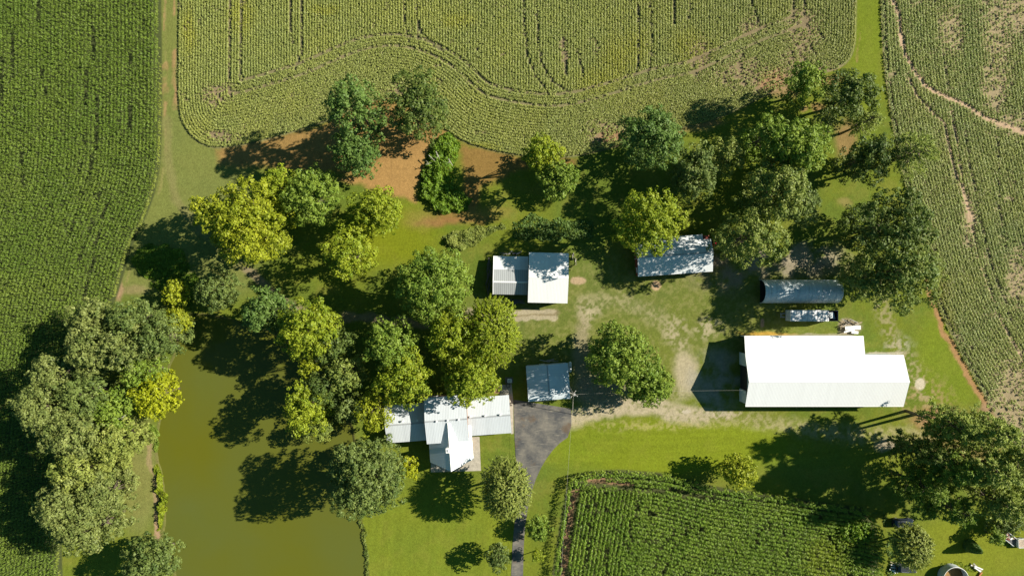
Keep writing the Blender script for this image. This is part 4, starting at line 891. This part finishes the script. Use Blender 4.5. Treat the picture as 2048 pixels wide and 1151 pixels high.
# junk and lumber round the shed
def pile(name, c, n, ln, w, label, mat, ang=0.0, seed=1, spr=(1, 1), hmax=.5, cat='pile'):
    r = thing(name, (c[0], c[1], 0), label, cat); a = random.Random(seed); nm = {'lumber': 'board', 'scrap': 'sheet'}.get(name.split('_')[0], 'board')
    for i in range(n):
        m = MB(); m.box((a.uniform(-spr[0], spr[0]), a.uniform(-spr[1], spr[1]), .08 + hmax * a.random()), (ln * a.uniform(.6, 1), w * a.uniform(.6, 1.1), .07), ang + a.uniform(-.35, .35))
        m.build(nm, mat if not isinstance(mat, list) else mat[i % len(mat)], r)
    return r
pile('lumber_pile', W(978, 555), 12, 3.2, .22, 'dark old lumber stacked upright along the left end of the grey shed', M_wood, math.pi / 2, 5, (.35, 3.2), .6)
pile('lumber_pile', W(1022, 603), 12, 2.6, .3, 'grey boards stored along the lower side of the grey shed', [M_wood, M_steel], 0, 6, (3.0, .35), .6)
pile('scrap_pile', W(1025, 506), 9, 1.4, .3, 'grey scrap lying in shade above the grey shed roof', [M_deadwood, M_steel], .3, 7, (2.6, .3), .4)
pile('scrap_pile', W(1148, 520), 7, .8, .2, 'small bits of scrap along the right side of the square white-roofed barn', [M_deadwood, M_wood], 1.3, 8, (.4, 1.4), .3)

# -- red barn
R_ = thing('red_barn', (34.75, 7.0, 0), 'faded red barn with a pale metal roof under the bright lime tree', 'barn')
F, ro = gable(R_, (0, 0), math.radians(4.0), 16.1, 8.1, 3.6, 5.0, M_red, M_white_old, M_cap, .25, .25, notch=1.7)
opening(R_, F, -7.8, 1.2, 0, 2.6, 2.6, 'x', 'door', M_red); opening(R_, F, -7.8, -2.6, 1.2, .9, 1.0, 'x', 'window', M_wallw)
for x_ in (-4, 3): opening(R_, F, x_, -3.8, 0, 3.0, 2.6, 'y', 'door', M_red)
opening(R_, F, 7.8, 0, 0, 2.8, 2.8, 'x', 'doorway', M_inshade)

# -- garage with porch strip
gx_, gy_ = 7.8, -20.25
R_ = thing('garage', (gx_, gy_, 0), 'square blue-grey roofed garage at the head of the driveway', 'garage')
ga = math.radians(94.2)
F, ro = gable(R_, (-.05, .62), ga, 6.4, 9.1, 3.0, 4.25, M_wallw, M_garage, M_cap, .25, .2)
G = lambda x, y, z: (x * math.cos(ga - math.pi / 2) - y * math.sin(ga - math.pi / 2), x * math.sin(ga - math.pi / 2) + y * math.cos(ga - math.pi / 2), z)
m = MB(); m.slab([G(-4.55, -3.95, 2.55), G(4.55, -3.95, 2.55), G(4.55, -2.62, 2.98), G(-4.55, -2.62, 2.98)], .08); m.build('porch_roof', M_garage, R_)
for x_ in (-4.3, 0, 4.3): m = MB(); m.box(G(x_, -3.75, 1.25), (.15, .15, 2.5), ga); m.build('post', M_capw, R_)
for y_ in (-2.1, 2.1): opening(R_, F, -3.02, y_, 0, 2.6, 2.2, 'x', 'garage_door', M_capw)
opening(R_, F, 3.02, 1.0, 0, 1.0, 2.1, 'x', 'door', M_capw)
for x_ in (-1.5, 1.5): opening(R_, F, x_, 4.3, 1.1, 1.0, 1.0, 'y', 'window', M_glass)
pile('lumber_pile', (gx_ + .3, gy_ + 4.35), 5, 2.6, .18, 'long boards leaning behind the upper wall of the garage', M_deadwood, .07, 9, (1.2, .15), .5)

# -- house
hx, hy = -14.0, -29.0; ha = math.radians(4.2)
R_ = thing('house', (hx, hy, 0), 'long ribbed metal roofed farmhouse with a steep front wing and white chimney', 'house')
F1, _ = gable(R_, (-13.9 - hx, -27.8 - hy), ha, 8.95, 9.8, 5.5, 6.55, M_wallb, M_house, M_cap, .45, .05)
F2, _ = gable(R_, (-4.95 - hx, -27.45 - hy), ha, 9.2, 8.2, 2.85, 4.2, M_wallb, M_house, M_cap, .45, .35)
F3, _ = gable(R_, (-22.85 - hx, -29.05 - hy), ha, 8.7, 8.1, 2.85, 4.2, M_wallb, M_house, M_cap, .45, .35)
hs = ha - math.pi / 2
F4, r4 = gable(R_, (-13.15 - hx, -33.4 - hy), hs, 7.2, 9.3, 3.6, 6.75, M_wallb, M_houseS, M_capw, .45, 1.2, ridge_prow=(1.55, 1.5))
ch = MB(); p = F4(.4, 0, 0); ch.box((p[0], p[1], 6.9), (1.15, .9, 1.9), ha); co = ch.build('chimney', M_capw, r4)
ch = MB(); ch.box((p[0], p[1], 7.92), (1.3, 1.05, .12), ha); ch.box((p[0], p[1], 8.05), (.5, .5, .2), ha); ch.build('chimney_cap', M_capw, co)
for (vx, vy) in ((806, 841), (835, 839.5), (874, 841), (896, 839), (918, 837.5), (941, 832), (971, 830), (1001, 828)):
    zz = 4.2 if vx < 860 or vx > 930 else 6.5; q = W(vx, vy, zz); m = MB()
    m.bar((q[0] - hx, q[1] - hy, zz - .3), (q[0] - hx, q[1] - hy, zz + .32), .15, 10); m.bar((q[0] - hx, q[1] - hy, zz + .32), (q[0] - hx, q[1] - hy, zz + .42), .22, 10); m.build('roof_vent', M_capw, R_)
for Fx, ys in ((F1, 0), (F2, 0), (F3, 0)):
    hw = {F1: 4.5, F2: 3.65, F3: 3.6}[Fx]
    for x_ in (-2.6, 2.4):
        opening(R_, Fx, x_, hw, .9, 1.2, 1.2, 'y', 'window', M_glass)
        if Fx is not F1: opening(R_, Fx, x_, -hw, .9, 1.2, 1.2, 'y', 'window', M_glass)
opening(R_, F2, 0, -3.65, 0, 1.0, 2.1, 'y', 'door', M_capw)
for y_ in (-2.4, 0, 2.4): opening(R_, F4, 2.5, y_, .3, 1.6, 2.0, 'x', 'window', M_glass)
for a_, b_, h_ in ((3.4, -4.3, 3.6), (3.4, 4.3, 3.6), (4.6, 0, 6.5)): q = F4(a_, b_, 0); m = MB(); m.box((q[0], q[1], h_ / 2), (.16, .16, h_), ha); m.build('porch_post', M_capw, R_)

# -- arched steel shed
R_ = thing('arched_shed', (62.75, -.75, 0), 'blue-grey arched steel shed with an open dark left end above the box trailer', 'shed')
m = MB(); n = 20; arc = [(2.55 * math.cos(math.pi * i / n), 3.7 * math.sin(math.pi * i / n) ** .85 if 0 < i < n else 0) for i in range(n + 1)]
def arch(x0, x1, off, mbx, seg=28):
    vs = []; b = len(mbx.v)
    for k in range(seg + 1):
        x = x0 + (x1 - x0) * k / seg
        for i, (y, z) in enumerate(arc): vs.append((x, y * (1 - off / 2.6), z * (1 - off / 3.7)))
    fs = [(k * (n + 1) + i, (k + 1) * (n + 1) + i, (k + 1) * (n + 1) + i + 1, k * (n + 1) + i + 1) for k in range(seg) for i in range(n)]
    mbx.add(vs, fs); per = 0; 
    for k in range(seg + 1):
        per = 0
        for i in range(n + 1):
            if i: per += math.hypot(arc[i][0] - arc[i - 1][0], arc[i][1] - arc[i - 1][1])
            mbx.uv[b + k * (n + 1) + i] = (x0 + (x1 - x0) * k / seg, per)
arch(-8.35, 8.35, 0, m); arch(-8.35, 8.35, .12, m); m.build('arch_roof', M_quon, R_, smooth=False)
for k in range(14):
    m = MB(); x = -8.3 + 16.6 * k / 13
    for i in range(n): m.bar((x, arc[i][0] * 1.005, arc[i][1] * 1.005), (x, arc[i + 1][0] * 1.005, arc[i + 1][1] * 1.005), .045, 5)
    m.build('rib', M_quon, R_)
m = MB(); m.add([(8.2, y * .96, z * .96) for y, z in arc] + [(8.28, y * .96, z * .96) for y, z in arc], [tuple(range(n + 1)), tuple(range(2 * n + 1, n, -1))]); m.build('end_wall', M_quon, R_)
m = MB(); m.box((0, 0, .03), (16.5, 4.9, .06)); m.build('floor', M_inshade, R_)

# -- box trailer below the arched shed
tx, ty = 64.8, -5.95
R_ = thing('box_trailer', (tx, ty, 0), 'long dusty white semi trailer with a dark rear bay below the arched shed', 'trailer')
m = MB(); m.box((-1.05, 0, 2.35), (8.1, 2.3, 2.9), 0, .06); m.build('body', M_tank, R_)
m = MB(); m.box((-1.05, 0, 3.83), (8.16, 2.36, .05)); ro = m.build('roof', plain('dusty white tarp', (.78, .79, .80), .7, noise=.35, scale=1.3), R_)
m = MB()
for i in range(8): m.box((-4.9 + i * 1.1, 0, 3.88), (.05, 2.3, .04))
m.build('roof_bow', M_cap, ro)
m = MB()
for s in (-1, 1): m.box((4.1, s * 1.1, 2.35), (2.0, .1, 2.9))
m.box((5.05, 0, 2.35), (.1, 2.3, 2.9)); m.box((3.12, 0, 2.5), (.16, 2.3, 2.6)); m.box((4.1, 0, 2.2), (1.9, 2.1, .08)); m.build('rear_bay', M_carb, R_)
m = MB(); m.box((4.0, .1, 2.75), (1.1, 1.3, .9), .15, .1); m.box((4.6, -.5, 2.6), (.5, .6, .7), .4, .05); m.build('cargo', M_quon, R_)
m = MB(); m.box((0, 0, .85), (9.8, .9, .2))
m.bar((-5.1, .45, 1.1), (-6.1, .2, 1.1), .07); m.bar((-5.1, -.45, 1.1), (-6.1, -.2, 1.1), .07); m.bar((-6.15, -.55, 1.1), (-6.15, .55, 1.1), .09); m.bar((-5.5, -.5, 0), (-5.5, -.5, 1.1), .06); m.bar((-5.5, .5, 0), (-5.5, .5, 1.1), .06); m.build('hitch_frame', M_cap, R_)
for xx in (2.3, 3.5):
    for s in (-1, 1):
        m = MB(); m.bar((xx, s * .75, .5), (xx, s * 1.12, .5), .5, 18); w = m.build('wheel', M_rubber, R_); m = MB(); m.bar((xx, s * 1.12, .5), (xx, s * 1.15, .5), .25, 14); m.build('hub', M_capw, w)

# -- scrap by the barn
R_ = thing('scrap_pile', W(1702, 654), 'white roofing sheets dumped over grey brush at the top edge of the big white barn', 'pile')
def lb(mb, px, py, h, ln, w, a, th=.06):
    p = W(px, py, h); o = R_.location; mb.box((p[0] - o[0], p[1] - o[1], h), (ln, w, th), math.radians(a))
for args in ((1705, 655, .9, 3.4, .85, 3), (1698, 661, .8, 2.4, .35, 15), (1709, 664, .5, 1.5, .6, -5)):
    m = MB(); lb(m, *args); m.build('sheet', M_capw, R_)
a = random.Random(3)
for i in range(14):
    m = MB(); lb(m, a.uniform(1686, 1716), a.uniform(640, 652), a.uniform(.1, .8), a.uniform(1, 2.6), .12, a.uniform(-60, 60), .1); m.build('board', [M_wood, M_deadwood, M_tanb][i % 3], R_)

# -- propane tank, heat pump, planter
p = W(1140, 733, 1.0); R_ = thing('propane_tank', (p[0], p[1], 0), 'white propane tank at the upper right corner of the garage', 'tank')
m = MB(); L = 1.15
for sgn in (-1, 1): m.bar((0, 0, 1.0), (0, sgn * L * .82, 1.0), .36, 16, .36, False); m.bar((0, sgn * L * .82, 1.0), (0, sgn * L, 1.0), .36, 16, .16)
m.build('vessel', M_tank, R_, smooth=True)
m = MB(); m.bar((0, 0, 1.3), (0, 0, 1.5), .14, 10); m.build('valve_cover', M_steel, R_)
for s in (-.6, .6): m = MB(); m.box((0, s, .35), (.5, .12, .7)); m.build('leg', M_steel, R_)
p = W(1018, 759.5); R_ = thing('air_conditioner', (p[0], p[1], 0), 'grey air conditioner on a dark pad above the right end of the house', 'air conditioner')
m = MB(); m.box((0, 0, .06), (1.7, 1.3, .12)); m.build('pad', M_wood, R_); m = MB(); m.box((.1, -.05, .55), (.95, .8, .85), 0, .05); b = m.build('housing', M_wallw, R_)
m = MB(); m.bar((.1, -.05, .98), (.1, -.05, 1.02), .33, 18); m.build('fan_grille', M_cap, b)
p = W(1016.5, 770); R_ = thing('round_planter', (p[0], p[1], 0), 'round dark rimmed planter just below the air conditioner', 'planter')
m = MB()
for i in range(18):
    t0, t1 = 2 * math.pi * i / 18, 2 * math.pi * (i + 1) / 18; m.bar((.42 * math.cos(t0), .42 * math.sin(t0), .45), (.42 * math.cos(t1), .42 * math.sin(t1), .45), .09, 6)
m.build('rim', M_steel, R_); m = MB(); m.bar((0, 0, 0), (0, 0, .38), .42, 18); m.build('tub', M_tanb, R_)

# -- utility pole with its wires
tp = W(1147, 788, 10.0); R_ = thing('utility_pole', (tp[0], tp[1], 0), 'wooden utility pole with crossarm at the right of the garage', 'utility pole')
m = MB(); m.bar((0, 0, -.2), (0, 0, 10.2), .17, 10, .11); m.build('pole', M_deadwood, R_)
m = MB(); m.bar((-.85, .35, 9.8), (.85, -.35, 9.8), .07, 6); m.bar((-.5, -.7, 9.4), (.5, .7, 9.4), .06, 6); m.build('crossarm', M_deadwood, R_)
for x_, y_, z_ in ((-.8, .33, 9.95), (.8, -.33, 9.95), (.48, .66, 9.55), (-.48, -.66, 9.55)): m = MB(); m.bar((x_, y_, z_ - .1), (x_, y_, z_ + .12), .09, 8, .05); m.build('insulator', M_capw, R_)
m = MB(); m.bar((.3, -.2, 8.2), (.3, -.2, 9.1), .24, 12); m.build('transformer', M_cap, R_)
g = W(1145.5, 828); m = MB(); m.bar((0, 0, 9.2), (g[0] - tp[0], g[1] - tp[1], 0), .045, 6); m.build('guy_wire', M_deadwood, R_)
def wire(a, b, sag, label, r=.012):
    m = MB(); pts = []
    for i in range(17):
        t = i / 16; pts.append((a[0] + (b[0] - a[0]) * t, a[1] + (b[1] - a[1]) * t, a[2] + (b[2] - a[2]) * t - sag * 4 * t * (1 - t)))
    for i in range(16): m.bar(pts[i], pts[i + 1], r, 5, r, False)
    tag(m.build('overhead_wire', M_deadwood), label, 'wire')
wire((tp[0], tp[1], 9.8), (50.0, -21.5, 6.2), 1.0, 'thin wire from the pole across the yard to the biggest white barn')
wire((tp[0], tp[1], 9.8), (-.7, -26.3, 4.1), .4, 'thin wire from the pole over the garage to the house')
wire((tp[0], tp[1], 9.8), (8.2, -90, 9.5), 1.4, 'thin wire from the pole down over the curved driveway edge', .016)
for e in ((16.5, -24.3),): pass

# -- vehicles
def wheels(root, xs, half, r, w=.24):
    for x in xs:
        for s in (-1, 1):
            m = MB(); m.bar((x, s * (half - w), r), (x, s * half, r), r, 20); t = m.build('wheel', M_rubber, root)
            h = MB(); h.bar((x, s * half, r), (x, s * (half + .015), r), r * .58, 14); h.build('rim', M_cap, t)

def loft(mb, secs):
    """secs: list of (x, [(y, z) ...]) with equal counts"""
    n = len(secs[0][1]); b = len(mb.v); mb.v += [(x, y, z) for x, pr in secs for y, z in pr]
    for k in range(len(secs) - 1):
        for i in range(n): j = (i + 1) % n; mb.f.append((b + k * n + i, b + k * n + j, b + (k + 1) * n + j, b + (k + 1) * n + i))
    mb.f.append(tuple(b + i for i in range(n))); mb.f.append(tuple(b + (len(secs) - 1) * n + i for i in range(n - 1, -1, -1)))

def hull(w, z0, z1, c=.12): return [(-w + c, z0), (w - c, z0), (w, z0 + c), (w, z1 - c), (w - c * 1.4, z1), (-w + c * 1.4, z1), (-w, z1 - c), (-w, z0 + c)]

def car(name, loc, rz, paint, label, kind='suv'):
    r = thing(name, (loc[0], loc[1], 0), label, 'car' if kind != 'pickup' else 'pickup truck', None, rz)
    m = MB()
    if kind == 'pickup':
        loft(m, [(-2.75, hull(.90, .5, .80)), (-2.70, hull(.95, .42, .84)), (.0, hull(.98, .38, .86)), (.05, hull(.98, .38, 1.08)), (1.5, hull(.98, .38, 1.08)), (2.45, hull(.94, .40, 1.0)), (2.70, hull(.85, .45, .85))])
        m.box((-1.35, .93, 1.05), (2.75, .1, .55), 0, .03); m.box((-1.35, -.93, 1.05), (2.75, .1, .55), 0, .03); m.box((-2.72, 0, 1.05), (.1, 1.76, .5), 0, .03)
        b = m.build('body', paint, r); c = MB(); loft(c, [(.05, hull(.88, 1.05, 1.5)), (.2, hull(.80, 1.05, 1.78)), (1.1, hull(.78, 1.05, 1.78)), (1.6, hull(.86, 1.05, 1.15))]); c.build('cab', paint, r)
        g = MB(); g.add([(1.13, -.72, 1.785), (1.13, .72, 1.785), (1.63, .80, 1.2), (1.63, -.80, 1.2)], [(0, 1, 2, 3)]); g.build('windscreen', M_glass, r)
        g = MB(); g.box((-1.35, 0, .9), (2.6, 1.7, .04)); g.build('bed_floor', M_junk, r); wheels(r, (-1.7, 1.75), .97, .38)
    else:
        loft(m, [(-2.25, hull(.78, .45, .80)), (-2.15, hull(.88, .36, 1.0)), (-1.2, hull(.92, .32, 1.05)), (.9, hull(.92, .32, 1.02)), (1.9, hull(.90, .34, .92)), (2.2, hull(.80, .40, .78)), (2.28, hull(.70, .45, .66))])
        m.build('body', paint, r); c = MB(); loft(c, [(-2.0, hull(.72, .98, 1.25)), (-1.65, hull(.70, .98, 1.62)), (.25, hull(.68, .98, 1.66)), (.95, hull(.78, .98, 1.12))]); cb = c.build('cabin', paint, r)
        g = MB(); g.add([(.29, -.60, 1.64), (.29, .60, 1.64), (.97, .70, 1.12), (.97, -.70, 1.12)], [(0, 1, 2, 3)]); g.v = [(x + .03, y, z + .015) for x, y, z in g.v]; g.build('windscreen', M_glass, r)
        g = MB(); g.add([(-1.68, .58, 1.62), (-1.68, -.58, 1.62), (-2.04, -.64, 1.22), (-2.04, .64, 1.22)], [(0, 1, 2, 3)]); g.v = [(x - .02, y, z + .02) for x, y, z in g.v]; g.build('rear_window', M_glass, r)
        for s in (-1, 1): g = MB(); g.box((-.6, s * .735, 1.33), (1.9, .02, .32)); g.build('side_window', M_glass, r)
        g = MB()
        for s in (-1, 1): g.bar((-1.5, s * .55, 1.72), (.1, s * .55, 1.72), .025, 6)
        g.build('roof_rack', M_cap, r); wheels(r, (-1.35, 1.4), .92, .34)
    for s in (-1, 1): g = MB(); g.box((2.24 if kind != 'pickup' else 2.66, s * .6, .74), (.08, .32, .14)); g.build('headlight', M_lamp, r)
    return r
car('parked_car', W(1805, 1044, .8), math.radians(0), M_carb, 'dark blue car in tree shade, just above the pale spiky-leaved tree')
car('parked_car', W(1812, 1135, .8), math.radians(-4), M_carg, 'dark grey car half under the pale spiky-leaved tree, beside white scrap')
car('pickup_truck', (W(2034, 1084, 1)[0] + 2.75, W(2034, 1084, 1)[1], 0), math.radians(2), M_carw, 'white pickup truck cut by the right border behind the loaded trailer', 'pickup')
R_ = thing('utility_trailer', W(2018.5, 1075.5, .6)[:2] + (0,), 'small open trailer heaped with scrap, hitched at an angle to the white pickup', 'trailer', None, math.radians(-38))
m = MB(); m.box((0, 0, .58), (3.0, 1.7, .1)); m.build('bed', M_steel, R_)
m = MB()
for s in (-1, 1): m.box((0, s * .83, .9), (3.0, .08, .1)); m.box((0, s * .84, .72), (3.0, .05, .12))
for x_ in (-1.45, 1.45):
    for s in (-1, 1): m.box((x_, s * .83, .75), (.08, .08, .4))
m.build('side_rail', M_capw, R_); m = MB(); m.bar((1.5, .5, .55), (2.6, 0, .5), .05); m.bar((1.5, -.5, .55), (2.6, 0, .5), .05); m.build('tongue', M_steel, R_); wheels(R_, (0,), 1.05, .32, .2)
a = random.Random(12); q = W(2016, 1073.5, .9); R2 = thing('scrap_load', (q[0], q[1], .64), 'tan and pink scrap heaped on the small open trailer', 'scrap', None, math.radians(-38))
for i in range(16):
    m = MB(); m.box((a.uniform(-1.1, 1.0), a.uniform(-.5, .5), .05 + a.uniform(0, .4)), (a.uniform(.25, .9), a.uniform(.2, .45), a.uniform(.08, .3)), a.uniform(0, 3), .03); m.build('scrap', [M_junk, M_capw, M_tanb, M_red, M_conc, M_tanb][i % 6], R2)
q = W(2030, 1087, .4); R2 = thing('loading_ramp', (q[0], q[1], 0), 'pale slatted loading ramp lying between the trailer and the white pickup', 'ramp', None, math.radians(17)); m = MB()
for s in (-1, 1): m.box((0, s * .22, .35), (2.0, .07, .08))
m.build('rail', M_tanb, R2); m = MB()
for i in range(9): m.box((-.9 + i * .225, 0, .35), (.06, .4, .05))
m.build('rung', M_capw, R2)
q = W(1431, 488, 1); R2 = thing('red_implement', (q[0], q[1], 0), 'small red farm implement mostly hidden at the right end of the red barn', 'farm implement'); m = MB()
m.box((0, 0, .8), (1.0, .7, .5), .3, .08); m.box((.5, .25, 1.05), (.5, .3, .25), .5, .04); m.build('body', plain('red enamel', (.5, .03, .04), .35, noise=.3), R2)
for s in (-1, 1): m = MB(); m.bar((-.2, s * .42, .4), (-.2, s * .56, .4), .4, 16); m.build('wheel', M_rubber, R2)
m = MB(); m.bar((-.3, 1.4, .5), (.2, 1.9, .6), .2, 8); m.build('drum', M_tanb, R2)
pile('scrap_pile', W(1788, 1131), 14, 1.5, .22, 'white scrap boards beside the front of the dark grey car', [M_capw, M_tanb, M_capw, M_deadwood], -.5, 21, (.7, 1.0), .5)
pile('lumber_pile', W(1950, 1134), 9, 2.4, .25, 'pale weathered boards stacked right of the open round bin', [M_tanb, M_capw, M_deadwood], -.45, 22, (.35, .45), .5)
pile('lumber_pile', W(1957, 1147), 3, 1.7, .3, 'orange boards next to the pale weathered lumber', M_orangeb, .95, 23, (.15, .2), .3)

# -- open round bin
c0 = W(1910, 1157.5, 1.9); R_ = thing('open_bin', (c0[0], c0[1], 0), 'open-topped round galvanised bin cut by the bottom border', 'bin')
m = MB(); n = 48; rad = 2.75; H = 2.1
vs = []; lev = 22
for k in range(lev + 1):
    rr = rad + .025 * math.cos(k * math.pi)
    vs += [(rr * math.cos(2 * math.pi * i / n), rr * math.sin(2 * math.pi * i / n), H * k / lev) for i in range(n)]
for k in range(lev + 1):
    rr = rad - .05 + .025 * math.cos(k * math.pi)
    vs += [(rr * math.cos(2 * math.pi * i / n), rr * math.sin(2 * math.pi * i / n), H * k / lev) for i in range(n)]
o_ = (lev + 1) * n; fs = []
for k in range(lev):
    for i in range(n):
        j = (i + 1) % n; fs += [(k * n + i, k * n + j, (k + 1) * n + j, (k + 1) * n + i), (o_ + k * n + j, o_ + k * n + i, o_ + (k + 1) * n + i, o_ + (k + 1) * n + j)]
m.add(vs, fs); m.build('wall', M_binm, R_)
m = MB()
for i in range(n):
    t0, t1 = 2 * math.pi * i / n, 2 * math.pi * (i + 1) / n; m.bar((rad * math.cos(t0), rad * math.sin(t0), H), (rad * math.cos(t1), rad * math.sin(t1), H), .07, 6, None, False)
m.build('rim', M_capw, R_); m = MB(); m.bar((0, 0, .02), (0, 0, .25), rad - .1, 48); m.build('silt_floor', M_rustw, R_)
